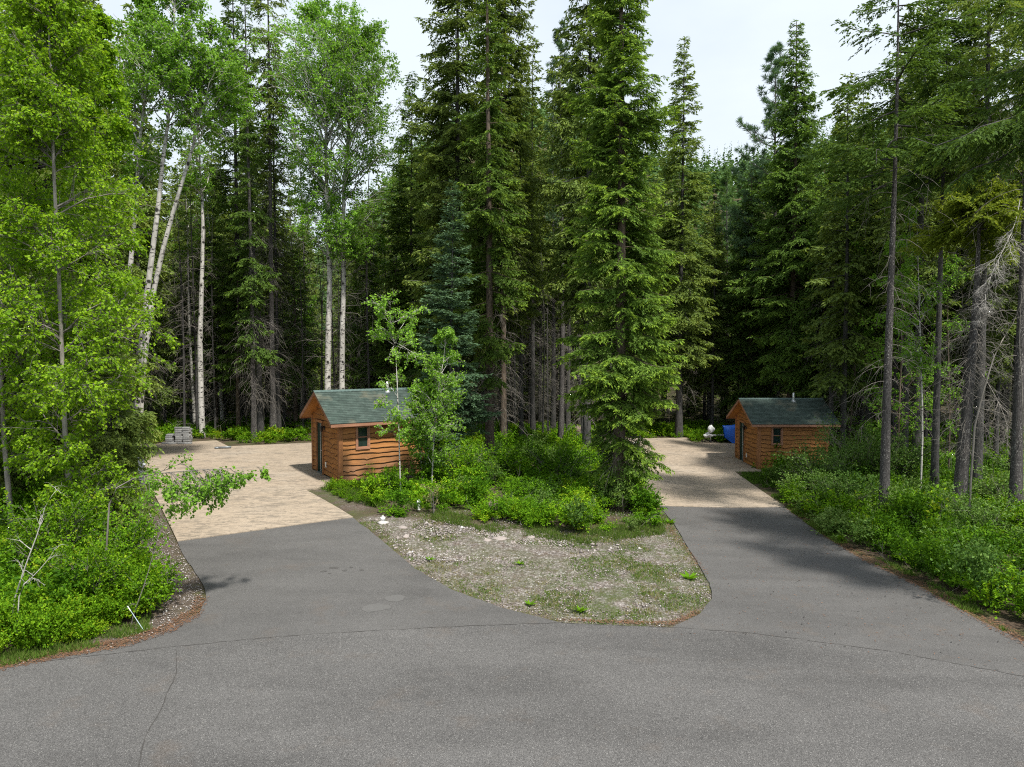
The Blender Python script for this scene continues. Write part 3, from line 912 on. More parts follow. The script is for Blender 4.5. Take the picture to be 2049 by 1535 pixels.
M['shingle_ridge'] = simple("ridge_shingle", (0.075, 0.115, 0.105), 0.9, 0.25, 9, bump=0.3)
cabin_l = cabin(SHED_L, math.atan2(vs_.y, vs_.x), "weathered cedar cabin with green shingle roof, half hidden by young aspens", True, 1, 2.55, "two small cedar cabins", SHED_L.z + 0.06)
cabin_r = cabin(SHED_R, 0.0, "cedar cabin on the right with blue tarped boat behind it", False, 2, 2.30, "two small cedar cabins", SHED_R.z + 0.055)

# ------------------------------------------------------------------ small objects
def gz(p, off=0.0): return Vector((p.x, p.y, float(terr(p.x, p.y)) + off))

# stack of pavers, every block its own object
pb = BM(); pb.box(-0.192, 0.192, -0.096, 0.096, 0.0, 0.088).bevel(0.012)
paver0 = pb.obj("paver_block", M['paver'])
first = [True]
def paver(loc, rz, label, group):
    if first[0]: o = paver0; first[0] = False
    else: o = paver0.copy(); COL.objects.link(o)
    o.location = loc; o.rotation_euler = (0, 0, rz); tag(o, label, "paver", group)
rngp = random.Random(4)
pc = gz(at(366, 889), 0.057)
for lay in range(9):
    for i in range(2):
        for j in range(2):
            if lay == 8 and j == 1: continue
            paver(pc + Vector((i * 0.405 - 0.2 + rngp.uniform(-.025, .025), j * 0.205 + rngp.uniform(-.008, .008), lay * 0.1)), rngp.uniform(-.07, .07), "grey concrete block in the tall stack on the left pad", "blocks in the tall paver stack")
pc2 = pc + Vector((-0.72, 0.02, 0))
for lay in range(5):
    for j in range(2):
        paver(pc2 + Vector((rngp.uniform(-.02, .02), j * 0.205, lay * 0.1)), rngp.uniform(-.05, .05), "grey concrete block in the low stack on the left pad", "blocks in the low paver stack")
for (dx, dy, rz) in ((-0.78, -0.32, 0.1), (-0.35, -0.45, 0.25), (0.1, -0.42, -0.1), (0.45, -0.36, 0.1)):
    paver(pc + Vector((dx, dy, 0)), rz, "loose grey block lying in front of the paver stacks", "loose pavers in front of the stacks")

# pipe fitting lying at the edge of the pad
q = gz(at(445, 900), 0.062)
r_ = thing("pipe_section", "short grey pipe lying on the back edge of the left pad", "pipe", q)
BM().tube([(-0.3, 0, 0.05), (0.15, 0.02, 0.06), (0.42, 0.1, 0.07)], 0.05, 10).obj("pipe", M['greymetal'], r_)
BM().lathe([(0.11, 0.0), (0.12, 0.03), (0.11, 0.08), (0.05, 0.085)], (-0.28, 0, 0), 14).obj("collar", M['greymetal'], r_)

# utility pedestal with meter on the left
q = px_at(284, 996, 24.2); q = gz(q)
r_ = thing("utility_post", "grey electric meter post standing at the left edge of the left pad", "utility post", q)
b = BM(); b.box(-0.085, 0.085, -0.06, 0.06, -0.2, 1.45).bevel(0.008); b.obj("post", M['greymetal'], r_)
b = BM(); b.box(-0.10, 0.10, -0.075, 0.075, 1.45, 1.50).bevel(0.01); b.obj("cap", M['greymetal'], r_)
b = BM(); b.tube([(0.085, 0, 1.22), (0.11, 0, 1.22)], 0.06, 16).tube([(0.11, 0, 1.22), (0.16, 0, 1.22)], [0.052, 0.042], 16); b.obj("meter", M['galv'], r_)
b = BM(); b.box(-0.075, 0.075, -0.075, -0.062, 0.7, 1.12).bevel(0.004); b.obj("panel_door", M['greymetal'], r_)
r2 = thing("wooden_post", "brown wooden post with a box just behind the grey meter post", "post", q + Vector((-0.17, 0.12, 0)))
BM().box(-0.05, 0.05, -0.05, 0.05, -0.2, 0.95).bevel(0.006).obj("post", M['rust'], r2)
BM().box(-0.10, 0.07, -0.07, 0.07, 0.75, 1.0).bevel(0.008).obj("box", M['rust'], r2)

# RV pedestal on the right pad (behind the spruce)
q = gz(px_at(1272, 912, 35.0), 0.0)
r_ = thing("power_pedestal", "pale grey power pedestal beside the right pad behind the green spruce", "pedestal", q)
BM().box(-0.05, 0.05, -0.05, 0.05, -0.2, 0.62).obj("post", M['greymetal'], r_)
BM().box(-0.17, 0.17, -0.09, 0.09, 0.62, 1.28).bevel(0.012).obj("housing", M['galv'], r_)
BM().box(-0.13, 0.13, -0.10, -0.091, 0.72, 1.15).bevel(0.003).obj("door", M['white'], r_)
r_ = thing("marker_post", "thin marker post with orange top beside the grey pedestal", "marker post", q + Vector((0.34, -1.1, 0)))
BM().tube([(0, 0, -0.2), (0, 0, 0.40)], 0.03, 8).obj("post", M['white'], r_)
BM().tube([(0, 0, 0.40), (0, 0, 0.62)], 0.045, 10).obj("cap", M['orange'], r_)

# white cleanout pipes by the gravel
def cleanout(q, label, hgt):
    r_ = thing("cleanout_pipe", label, "drain pipe", q)
    BM().tube([(0, 0, -0.2), (0, 0, hgt)], 0.055, 12).obj("pipe", M['white'], r_)
    BM().lathe([(0.075, hgt), (0.078, hgt + 0.07), (0.06, hgt + 0.08)], (0, 0, 0), 14).lathe([(0.03, hgt + 0.08), (0.03, hgt + 0.12)], (0, 0, 0), 8).obj("cap", M['white'], r_)
cleanout(at(838, 1020), "white capped drain pipe standing beside the shrubs", 0.22)
cleanout(at(766, 1045), "low white drain pipe in the gravel by the pad corner", 0.08)

# survey lath
q0 = at(288, 1262); q1 = px_at(256, 1214, q0.y - 0.15)
d = (q1 - q0)
r_ = thing("survey_stake", "leaning pale blue survey stake at the left road edge", "stake", q0)
b = BM(); b.box(-0.022, 0.022, -0.006, 0.006, -0.15, d.length).bevel(0.002)
so = b.obj("lath", M['stake'], r_); so.rotation_mode = 'QUATERNION'; so.rotation_quaternion = d.to_track_quat('Z', 'Y')
b = BM(); b.box(-0.024, 0.024, -0.008, 0.008, d.length - 0.10, d.length + 0.003)
so = b.obj("painted_tip", M['white'], r_); so.rotation_mode = 'QUATERNION'; so.rotation_quaternion = d.to_track_quat('Z', 'Y')

# boat under a blue tarp on its trailer
bq = gz(at(1466, 892), 0.052)
boat_root = thing("covered_boat", "boat under a blue tarp on a trailer behind the right cabin", "boat", bq + Vector((-0.22, 0.9, -0.22)), 0.0)
Ls = 5.2
g = Geo(); nu, nv = 44, 40
uu = np.linspace(0, 1, nu); vv = np.linspace(-1, 1, nv)
U, Vv = np.meshgrid(uu, vv, indexing='ij')
half_w = 1.02 * np.clip(1 - (1 - np.clip(U / 0.42, 0, 1)) ** 2.0, 0.10, 1)
topz = 1.30 + 0.28 * np.exp(-((U - 0.28) / 0.16) ** 2) + 0.12 * np.exp(-((U - 0.62) / 0.2) ** 2) - 0.14 * U
prof = np.abs(Vv)
zz = np.where(prof < 0.55, topz - 0.22 * (prof / 0.55) ** 2, topz - 0.22 - (prof - 0.55) / 0.45 * (0.98 - 0.5 * (1 - np.clip(U / 0.12, 0, 1)) + 0.10 * np.sin(U * 33) + 0.06 * np.sin(U * 71 + 2)))
zz = zz + 0.02 * np.sin(U * 60 + Vv * 9) * (prof > 0.3)
wx = np.where(prof < 0.55, prof / 0.55 * 0.96, 0.96 + 0.04 * np.sin((prof - 0.55) / 0.45 * np.pi) - 0.22 * ((prof - 0.55) / 0.45) ** 1.5)
yy = np.sign(Vv) * half_w * wx + 0.02 * np.sin(U * 50 + Vv * 4)
xx = U * Ls - 0.18 * (1 - prof) * (U < 0.04)
id_ = np.arange(nu * nv).reshape(nu, nv)
F = np.stack([id_[:-1, :-1], id_[1:, :-1], id_[1:, 1:], id_[:-1, 1:]], -1).reshape(-1, 4)
g.add(np.stack([xx, yy, zz], -1), F)
link("tarp", g.mesh("tarp", [M['tarp']], True), boat_root)
g = Geo(); nv = 20; vv = np.linspace(-1, 1, nv); uu = np.linspace(0, 1, 30)
U, Vv = np.meshgrid(uu, vv, indexing='ij')
hw = 0.98 * np.clip(1 - (1 - np.clip(U / 0.45, 0, 1)) ** 2.2, 0.04, 1)
keel = 0.38 + 0.55 * (1 - np.clip(U / 0.3, 0, 1)) ** 2
hz = keel + (1.12 - keel) * np.abs(Vv) ** 1.8
id_ = np.arange(30 * nv).reshape(30, nv)
F = np.stack([id_[:-1, :-1], id_[1:, :-1], id_[1:, 1:], id_[:-1, 1:]], -1).reshape(-1, 4)
g.add(np.stack([U * Ls + 0.08, Vv * hw, hz], -1), F)
link("hull", g.mesh("hull", [M['hull']], True), boat_root)
trailer = thing("boat_trailer", "galvanised boat trailer under the blue tarped boat", "trailer", bq + Vector((0.12, 1.1, 0)))
b = BM(); b.box(-1.35, 2.0, -0.045, 0.045, 0.42, 0.52)
b.box(0.6, 4.9, 0.55, 0.63, 0.40, 0.48); b.box(0.6, 4.9, -0.63, -0.55, 0.40, 0.48)
b.box(1.2, 1.28, -0.6, 0.6, 0.34, 0.40); b.box(3.4, 3.48, -0.9, 0.9, 0.30, 0.38); b.obj("frame", M['galv'], trailer)
b = BM(); b.tube([(0.12, 0, 0.45), (0.12, 0, 1.05)], 0.035, 8).tube([(0.12, -0.08, 1.02), (0.12, 0.08, 1.02)], 0.05, 8); b.obj("winch_post", M['galv'], trailer)
for s in (-1, 1):
    w = BM(); w.tube([(3.44, s * 0.98 - 0.09, 0.32), (3.44, s * 0.98 + 0.09, 0.32)], 0.32, 20); wh = w.obj("wheel", M['rubber'], trailer)
    w = BM(); w.tube([(3.44, s * 0.98 - 0.095, 0.32), (3.44, s * 0.98 + 0.095, 0.32)], 0.18, 14); w.obj("rim", M['galv'], wh)
b = BM(); b.tube([(-1.18, -0.07, 0.06), (-1.18, -0.07, 0.75)], 0.03, 8); b.obj("jack", M['galv'], trailer)
b = BM(); b.tube([(-1.18, -0.12, 0.07), (-1.18, -0.02, 0.07)], 0.075, 12); b.obj("jack_wheel", M['rubber'], trailer)
# plastic bag tied over the coupling and jack
g = Geo(); nu, nv = 18, 14
rng = np.random.default_rng(3)
U, Vv = np.meshgrid(np.linspace(0, 2 * np.pi, nu, endpoint=False), np.linspace(0, 1, nv), indexing='ij')
rad = 0.16 * np.sin(np.clip(Vv * 3.0 + 0.14, 0, np.pi)) * (1 + 0.25 * np.sin(3 * U + 5 * Vv) + 0.12 * np.sin(7 * U + 3)) + 0.03 + 0.03 * rng.random((nu, nv))
id_ = np.arange(nu * nv).reshape(nu, nv)
F = np.stack([id_, np.roll(id_, -1, 0)], -1)
F = np.stack([F[:, :-1, 0], F[:, :-1, 1], F[:, 1:, 1], F[:, 1:, 0]], -1).reshape(-1, 4)
g.add(np.stack([rad * np.cos(U) - 1.18, rad * np.sin(U) - 0.07, 0.60 + 0.52 * Vv], -1), F)
rad2 = 0.13 * np.sin(np.clip(Vv * 3.0 + 0.14, 0, np.pi)) * (1 + 0.3 * np.sin(4 * U + 3 * Vv)) + 0.02
g.add(np.stack([-1.62 + 0.62 * Vv, rad2 * np.cos(U), 0.47 + rad2 * np.sin(U) - 0.04 * np.sin(Vv * 9)], -1), F)
link("plastic_cover", g.mesh("plastic_cover", [M['white']], True), trailer)

# stumps and fallen logs
def stump(q, r, hgt, label, seed):
    rng = np.random.default_rng(seed)
    g = Geo(); n = 18; prof = [(1.5, -0.15), (1.15, 0.05), (0.95, 0.35), (0.9, 0.7), (0.85, 1.0)]
    a = np.linspace(0, 2 * np.pi, n, endpoint=False); jag = rng.random(n) * 0.45
    V = []
    for k_, (rr, zz) in enumerate(prof):
        r2 = r * rr * (1 + 0.16 * np.sin(5 * a + seed) + 0.08 * rng.standard_normal(n))
        z2 = hgt * zz + (jag * hgt if k_ == 4 else 0)
        V.append(np.stack([r2 * np.cos(a), r2 * np.sin(a), np.broadcast_to(z2, (n,))], -1))
    V = np.concatenate(V + [np.array([[0, 0, hgt * 0.85]])])
    F = [(k_ * n + i, k_ * n + (i + 1) % n, (k_ + 1) * n + (i + 1) % n, (k_ + 1) * n + i) for k_ in range(4) for i in range(n)]
    g.add(V, F)
    g.T.append(np.array([(4 * n + i, 4 * n + (i + 1) % n, 5 * n) for i in range(n)])); g.tt.append(np.full(n, 0.5, np.float32)); g.tm.append(np.zeros(n, np.int32))
    tag(link("tree_stump", g.mesh("tree_stump", [M['stump']], False), None, q), label, "stump")
stump(gz(px_at(986, 1035, 22.6)), 0.16, 0.42, "broken grey stump among the bright shrubs of the centre bed", 1)
stump(gz(at(1157, 875)), 0.33, 0.55, "old uprooted stump on the forest floor behind the centre bed", 2)
stump(gz(at(1178, 884)), 0.25, 0.42, "low stump just right of the old uprooted one", 5)
def log_(p0, p1, r0, r1, label, seed):
    rng = np.random.default_rng(seed)
    pts = [p0.lerp(p1, i / 8) + Vector((0, rng.normal() * 0.03, rng.normal() * 0.02)) for i in range(9)]
    b = BM(); b.tube([p - p0 for p in pts], [r0 + (r1 - r0) * i / 8 for i in range(9)], 10)
    for _ in range(4):
        i = rng.integers(1, 8); v = Vector((rng.normal() * .3, rng.normal() * .3, 0.3 + rng.random() * .3))
        b.tube([pts[i] - p0, pts[i] - p0 + v], [0.03, 0.012], 5)
    o = b.obj("fallen_log", M['log'], None, p0); tag(o, label, "log")
log_(gz(at(470, 858), 0.22), gz(at(640, 857), 0.22), 0.16, 0.11, "long reddish fallen log lying behind the left cabin", 1)
log_(gz(at(560, 846), 0.75), gz(at(618, 853), 0.3), 0.28, 0.2, "thick dark fallen log with torn roots in the shade", 2)
log_(gz(at(430, 852), 0.2), gz(at(520, 843), 0.35), 0.14, 0.09, "dark mossy log on the forest floor behind the left pad", 3)
log_(gz(at(1010, 862), 0.2), gz(at(1100, 858), 0.25), 0.13, 0.08, "thin brown log on the forest floor behind the centre trunks", 4)
# ------------------------------------------------------------------ plants: skeleton tools (all arrays)
def nrm(v): return v / np.maximum(np.linalg.norm(v, axis=-1, keepdims=True), 1e-9)

def tubes(g, paths, radii, sides=4, mi=0, tint=0.5):
    N_, K, _ = paths.shape
    if N_ == 0: return
    t = nrm(np.gradient(paths, axis=1))
    ref = np.where(np.abs(t[..., 2:3]) < 0.9, np.array([0, 0, 1.0]), np.array([1.0, 0, 0]))
    u = nrm(np.cross(t, ref)); v = np.cross(t, u)
    a = np.arange(sides) * 2 * np.pi / sides
    ring = paths[:, :, None, :] + (u[:, :, None, :] * np.cos(a)[None, None, :, None] + v[:, :, None, :] * np.sin(a)[None, None, :, None]) * radii[:, :, None, None]
    id_ = np.arange(N_ * K * sides).reshape(N_, K, sides)
    A = id_[:, :-1]; B = id_[:, 1:]
    F = np.stack([A, np.roll(A, -1, 2), np.roll(B, -1, 2), B], -1).reshape(-1, 4)
    g.add(ring, F, tint, mi)

def interp(paths, idx, s):
    K = paths.shape[1]
    f = np.clip(s, 0, 0.9999) * (K - 1); i = f.astype(int); fr = (f - i)[:, None]
    a = paths[idx, i]; b = paths[idx, i + 1]
    return a * (1 - fr) + b * fr, nrm(b - a)

def spawn(rng, paths, plen, n, smin, smax, ang, angv, lenf, flat=0.0, droop=0.0, up=0.0, K=4, jit=0.0):
    """children along the parents; returns paths,len,parent index,s"""
    n = np.broadcast_to(n, (len(paths),)).astype(int)
    idx = np.repeat(np.arange(len(paths)), n)
    m = len(idx)
    if m == 0: return np.zeros((0, K, 3)), np.zeros(0), idx, np.zeros(0)
    s = smin + (smax - smin) * rng.random(m)
    pos, tan = interp(paths, idx, s)
    rd = rng.standard_normal((m, 3))
    side = nrm(np.cross(tan, np.array([0, 0, 1.0])) + 1e-6) * np.where(rng.random(m) < 0.5, -1, 1)[:, None]
    perp = nrm(rd - (rd * tan).sum(-1, keepdims=True) * tan)
    perp = nrm(perp * (1 - flat) + side * flat)
    a = ang + angv * rng.standard_normal(m)
    d = tan * np.cos(a)[:, None] + perp * np.sin(a)[:, None]
    d[:, 2] += up; d = nrm(d)
    L = lenf(plen[idx], s) * (0.65 + 0.6 * rng.random(m))
    uu = np.linspace(0, 1, K)[None, :, None]
    p = pos[:, None, :] + d[:, None, :] * L[:, None, None] * uu
    p[:, :, 2] -= (droop * L)[:, None] * uu[:, :, 0] ** 2
    if jit: p = p + rng.standard_normal(p.shape) * (jit * L)[:, None, None] * uu
    return p, L, idx, s

def leaves(g, rng, pos, axis, size, wid, tint, upb=0.6, mi=0, fold=False):
    """kite-shaped leaf blades"""
    m = len(pos)
    if m == 0: return
    axis = nrm(axis)
    nn = rng.standard_normal((m, 3)); nn[:, 2] = np.abs(nn[:, 2]) + upb
    b = nrm(np.cross(nn, axis))
    size = np.broadcast_to(size, (m,))[:, None]; wid = np.broadcast_to(wid, (m,))[:, None]
    mid = pos + axis * size * 0.45
    V = np.stack([pos, mid + b * wid * 0.5, pos + axis * size, mid - b * wid * 0.5], 1)
    F = np.arange(m * 4).reshape(m, 4)
    g.add(V, F, np.clip(tint, 0, 1), mi)

# ------------------------------------------------------------------ conifers
def prof_spire(t):   # t 0 = crown base, 1 = tip
    return np.minimum(1, 0.55 + t * 3.0) * (1 - t) ** 0.75 + 0.03
def prof_column(t):
    return np.minimum(1, 0.45 + t * 4) * np.clip(1 - t ** 2.2, 0.02, 1)
def prof_open(t):
    return np.minimum(1, 0.6 + t * 2) * np.clip(1 - t ** 1.6, 0.03, 1) * (0.75 + 0.25 * np.sin(t * 40))
def prof_top(t):
    return np.clip(1 - t, 0.03, 1) ** 0.6 * np.minimum(1, 0.25 + t * 3)

def conifer_arrays(seed, H, cb, R, prof=prof_spire, dens=16, sec=0.11, sh=0.08, sl=0.15, sw=0.05, tr=0.2, droop=0.25, hang=0.3,
                   e0=-0.3, e1=0.6, lean=(0, 0), dead=40, dead_from=0.08, bright=0.4, gap=0.25, tip=0.45, sways=0.1, deadlen=1.3, base=0.28, topcut=1.0, lmax=99.0):
    rng = np.random.default_rng(seed)
    K0 = 14
    tz = np.linspace(-0.3, H * topcut, K0)
    fz = tz / H
    ph = rng.random(2) * 6
    tx = lean[0] * np.clip(fz, 0, 1) ** 1.2 + sways * np.sin(fz * 4 + ph[0]) * fz
    ty = lean[1] * np.clip(fz, 0, 1) ** 1.2 + sways * np.sin(fz * 3.3 + ph[1]) * fz
    tp = np.stack([tx - tx[0] * 0, ty, tz], -1)[None]
    trad = tr * (1 - 0.93 * np.clip(fz, 0, 1) ** 0.9); trad[0] *= 1.35; trad[1] *= 1.02
    wood = Geo(); crown = Geo()
    tubes(wood, tp, trad[None], 9)
    # living limbs
    nb = max(6, int((H * topcut - cb) * dens))
    u = (np.arange(nb) + rng.random(nb)) / nb
    z = cb + (H * topcut - cb) * u
    z = z + 0.12 * np.sin(z * 13.0)
    t = (z - cb) / (H - cb)
    az = rng.random(nb) * 2 * np.pi
    # clumpy gaps
    keep = vnoise(az * 1.6 + seed, z * 0.8, seed) > gap * (1 - 0.7 * np.clip(t, 0, 1))
    z, t, az = z[keep], np.clip(t[keep], 0, 1), az[keep]; nb = len(z)
    clump = 0.72 + 0.56 * vnoise(az * 1.3 + 50, z * 0.55, seed + 9)
    L = R * prof(t) * clump * (0.75 + 0.35 * rng.random(nb)) + 0.12
    L = np.minimum(L, lmax * (0.85 + 0.2 * rng.random(nb)))
    el = e0 + (e1 - e0) * t ** 1.3 + 0.12 * rng.standard_normal(nb)
    K = 6
    uu = np.linspace(0, 1, K)[None, :]
    bx = np.interp(z, tz, tx); by = np.interp(z, tz, ty)
    rad = L[:, None] * uu * np.cos(el)[:, None]
    zz = z[:, None] + L[:, None] * (np.sin(el)[:, None] * uu - droop * uu ** 2 + droop * 0.65 * uu ** 4)
    paths = np.stack([bx[:, None] + rad * np.cos(az)[:, None], by[:, None] + rad * np.sin(az)[:, None], zz], -1)
    paths = paths + rng.standard_normal(paths.shape) * 0.03 * L[:, None, None] * uu[..., None]
    tubes(wood, paths, (0.006 + 0.011 * L)[:, None] * (1 - 0.85 * uu), 3)
    # dead lower twigs
    if dead:
        dz = cb * 0 + H * dead_from + (min(cb + 2.5, H * 0.8) - H * dead_from) * rng.random(dead)
        da = rng.random(dead) * 2 * np.pi; dl = deadlen * (0.4 + 0.8 * rng.random(dead))
        de = 0.1 - 0.5 * rng.random(dead)
        r_ = dl[:, None] * uu * np.cos(de)[:, None]
        dx = np.interp(dz, tz, tx); dy = np.interp(dz, tz, ty)
        dp = np.stack([dx[:, None] + r_ * np.cos(da)[:, None], dy[:, None] + r_ * np.sin(da)[:, None], dz[:, None] + dl[:, None] * (np.sin(de)[:, None] * uu + 0.2 * uu - 0.55 * uu ** 2)], -1)
        tubes(wood, dp, np.full((dead, 1), 0.011) * (1 - 0.75 * uu), 3, 1)
        d2, l2, _, _ = spawn(rng, dp, dl, 5, 0.25, 1.0, 0.9, 0.3, lambda pl, s: 0.42 * pl, droop=0.5, K=4, jit=0.06)
        tubes(wood, d2, np.full((len(d2), 1), 0.006) * np.linspace(1, 0.4, 4)[None], 3, 1)
    # sprays
    n2 = np.maximum(5, L * 1.75 / sec).astype(int)
    p2, l2, i2, s2 = spawn(rng, paths, L, n2, 0.10, 1.0, 0.95, 0.18, lambda pl, s: np.clip(0.16 + 0.42 * pl * (1.04 - s), 0.12, 1.0), flat=0.82, droop=hang, up=-0.05, K=3)
    allp = np.concatenate([p2, paths[:, [0, 3, 5]]]); alll = np.concatenate([l2, L])
    # shoots on the sprays
    n3 = np.maximum(2, alll * 2 / sh).astype(int)
    n3[len(p2):] = np.maximum(2, n3[len(p2):] // 2)
    idx = np.repeat(np.arange(len(allp)), n3)
    m = len(idx); s3 = rng.random(m) ** 0.85
    pos, tan = interp(allp, idx, s3)
    side = nrm(np.cross(tan, np.array([0, 0, 1.0])) + 1e-6) * np.where(rng.random(m) < 0.5, -1, 1)[:, None]
    ang = 0.75 + 0.25 * rng.standard_normal(m) - 0.5 * (s3 > 0.9)
    d = tan * np.cos(ang)[:, None] + side * np.sin(ang)[:, None] + rng.standard_normal((m, 3)) * 0.22
    d[:, 2] -= hang * 0.5
    br = np.concatenate([rng.standard_normal(nb)[i2] * 0.07, rng.standard_normal(nb) * 0.07])
    sp = np.concatenate([s2, np.full(nb, 0.5)])
    outer = sp[idx]
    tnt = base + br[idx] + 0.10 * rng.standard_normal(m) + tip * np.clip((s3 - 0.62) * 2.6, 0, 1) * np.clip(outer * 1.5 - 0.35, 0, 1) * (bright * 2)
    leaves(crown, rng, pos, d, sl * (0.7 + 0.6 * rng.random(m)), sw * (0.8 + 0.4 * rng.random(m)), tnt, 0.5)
    return wood, crown

def pine_arrays(seed, H, cb, R, tr=0.2, dens=5, tuft=0.26, nt=26, dead=20, lean=(0, 0)):
    rng = np.random.default_rng(seed)
    wood = Geo(); crown = Geo()
    tz = np.linspace(-0.3, H, 12); fz = np.clip(tz / H, 0, 1)
    tx = lean[0] * fz + 0.1 * np.sin(fz * 5); ty = lean[1] * fz
    tubes(wood, np.stack([tx, ty, tz], -1)[None], (tr * (1 - 0.92 * fz))[None], 9)
    nb = int((H - cb) * dens); z = cb + (H - cb) * (np.arange(nb) + rng.random(nb)) / nb
    t = (z - cb) / (H - cb); az = rng.random(nb) * 2 * np.pi
    L = R * np.clip(1 - t ** 1.7, 0.05, 1) * np.minimum(1, 0.5 + 2 * t) * (0.6 + 0.5 * rng.random(nb)) + 0.2
    el = 0.05 + 0.7 * t; uu = np.linspace(0, 1, 6)[None]
    r_ = L[:, None] * uu * np.cos(el)[:, None]
    bx = np.interp(z, tz, tx); by = np.interp(z, tz, ty)
    paths = np.stack([bx[:, None] + r_ * np.cos(az)[:, None], by[:, None] + r_ * np.sin(az)[:, None], z[:, None] + L[:, None] * (np.sin(el)[:, None] * uu - 0.12 * uu + 0.25 * uu ** 3)], -1)
    tubes(wood, paths, (0.008 + 0.012 * L)[:, None] * (1 - 0.8 * uu), 3)
    p2, l2, i2, s2 = spawn(rng, paths, L, np.maximum(4, L * 4).astype(int), 0.25, 1, 0.8, 0.25, lambda pl, s: 0.14 + 0.26 * pl * (1.05 - s), flat=0.5, up=0.3, K=4)
    tubes(wood, p2, np.full((len(p2), 1), 0.010) * np.linspace(1, .5, 4)[None], 3)
    ap = np.concatenate([p2[:, [0, 2, 3]], paths[:, [0, 4, 5]]])
    n3 = np.full(len(ap), nt); idx = np.repeat(np.arange(len(ap)), n3); m = len(idx)
    s3 = 0.45 + 0.55 * rng.random(m)
    pos, tan = interp(ap, idx, s3)
    rd = rng.standard_normal((m, 3)); d = nrm(tan * 0.75 + nrm(rd) * 0.75)
    leaves(crown, rng, pos, d, tuft * (0.7 + 0.5 * rng.random(m)), 0.035, 0.45 + 0.16 * rng.standard_normal(m), 0.2)
    return wood, crown

# ------------------------------------------------------------------ broadleaf trees
def broad_arrays(seed, trunk, trad, cb, R, leaf=0.07, n1=40, n2=7, n3=6, nl=9, ang=0.85, up=0.2, droop=0.2, prof=None, flatb=0.6, l2=0.42, l3=0.36, tintb=0.5, tintv=0.16, base_dead=0, hang=0.6, wmin=0.004, lmi=0, inner=0.25):
    """trunk: (K,3) polyline relative to the root; cb: fraction of the trunk where limbs start"""
    rng = np.random.default_rng(seed)
    wood = Geo(); crown = Geo()
    tp = np.asarray(trunk, float)[None]
    K0 = tp.shape[1]
    Lt = np.array([np.linalg.norm(np.diff(tp[0], axis=0), axis=1).sum()])
    fr = np.linspace(0, 1, K0)
    tubes(wood, tp, (trad * (1 - 0.88 * fr ** 1.1))[None], 9)
    if prof is None: prof = lambda s: np.clip(1.15 - ((s - cb) / (1 - cb)) ** 1.6, 0.18, 1) * np.minimum(1, 0.5 + 2.2 * (s - cb) / (1 - cb))
    p1, L1, i1, s1 = spawn(rng, tp, Lt, n1, cb, 0.995, ang, 0.18, lambda pl, s: R * prof(s), up=up, droop=droop, K=6, jit=0.05)
    tubes(wood, p1, (0.006 + trad * 0.26 * np.clip(L1 / R, 0.2, 1))[:, None] * np.linspace(1, 0.2, 6)[None], 4, lmi)
    if base_dead:
        dpp, dL, _, _ = spawn(rng, tp, Lt, base_dead, 0.15, cb + 0.15, 1.3, 0.2, lambda pl, s: R * 0.5 + 0 * s, up=0.0, droop=0.3, K=6, jit=0.07)
        tubes(wood, dpp, np.full((len(dpp), 1), 0.014) * np.linspace(1, .25, 6)[None], 3, 1)
        d2, _, _, _ = spawn(rng, dpp, dL, 4, 0.3, 1, 0.8, 0.2, lambda pl, s: 0.4 * pl, droop=0.3, K=4, jit=0.07)
        tubes(wood, d2, np.full((len(d2), 1), 0.007) * np.linspace(1, .4, 4)[None], 3, 1)
    p2, L2, i2, s2 = spawn(rng, p1, L1, n2, inner, 1.0, 0.75, 0.2, lambda pl, s: l2 * pl * (1.15 - 0.6 * s) + 0.12, flat=flatb, up=0.08, droop=droop, K=5, jit=0.06)
    tubes(wood, p2, (wmin + 0.006 * L2)[:, None] * np.linspace(1, 0.35, 5)[None], 3, lmi)
    p3, L3, i3, s3 = spawn(rng, p2, L2, n3, 0.2, 1.0, 0.75, 0.25, lambda pl, s: l3 * pl * (1.1 - 0.5 * s) + 0.10, flat=flatb * 0.6, up=0.02, droop=droop, K=4, jit=0.06)
    tubes(wood, p3, np.full((len(p3), 1), wmin * 0.6) * np.linspace(1, 0.5, 4)[None], 3, lmi)
    for (pp, cnt, lo) in ((p3, nl, 0.1), (p2, nl, 0.35), (p1, max(3, nl // 2), 0.8)):
        if len(pp) == 0 or cnt == 0: continue
        idx = np.repeat(np.arange(len(pp)), cnt); m = len(idx)
        s = lo + (1 - lo) * rng.random(m)
        pos, tan = interp(pp, idx, s)
        rd = rng.standard_normal((m, 3)); perp = nrm(rd - (rd * tan).sum(-1, keepdims=True) * tan)
        d = tan * 0.55 + perp * 0.8; d[:, 2] -= hang
        bt = rng.standard_normal(len(pp)) * tintv * 0.7
        sz = leaf * (0.65 + 0.6 * rng.random(m))
        pos = pos + perp * leaf * 0.25
        leaves(crown, rng, pos, d, sz, sz * 0.82, tintb + bt[idx] + tintv * rng.standard_normal(m), 0.35)
    return wood, crown

_mesh_cache = {}
def plant(name, label, cat, loc, arrays, mats, wmats, group=None, rotz=0.0, scale=1.0, trunk_name="trunk", crown_name="crown"):
    root = thing(name, label, cat, loc, rotz, group)
    root.scale = (scale,) * 3
    if arrays[0].n: link(trunk_name, arrays[0].mesh(trunk_name, wmats, True), root)
    if arrays[1].n: link(crown_name, arrays[1].mesh(crown_name, mats), root)
    return root

def ground_of(px, depth):
    x = (px - W_ / 2) / FPX * depth * 1.0
    # account for pitch: forward axis depth measured along y on the ground
    yy = depth
    z = float(terr(x, yy))
    return Vector((x, yy, z))

def zpix(y_px, depth):
    return px_at(W_ / 2, y_px, depth).z
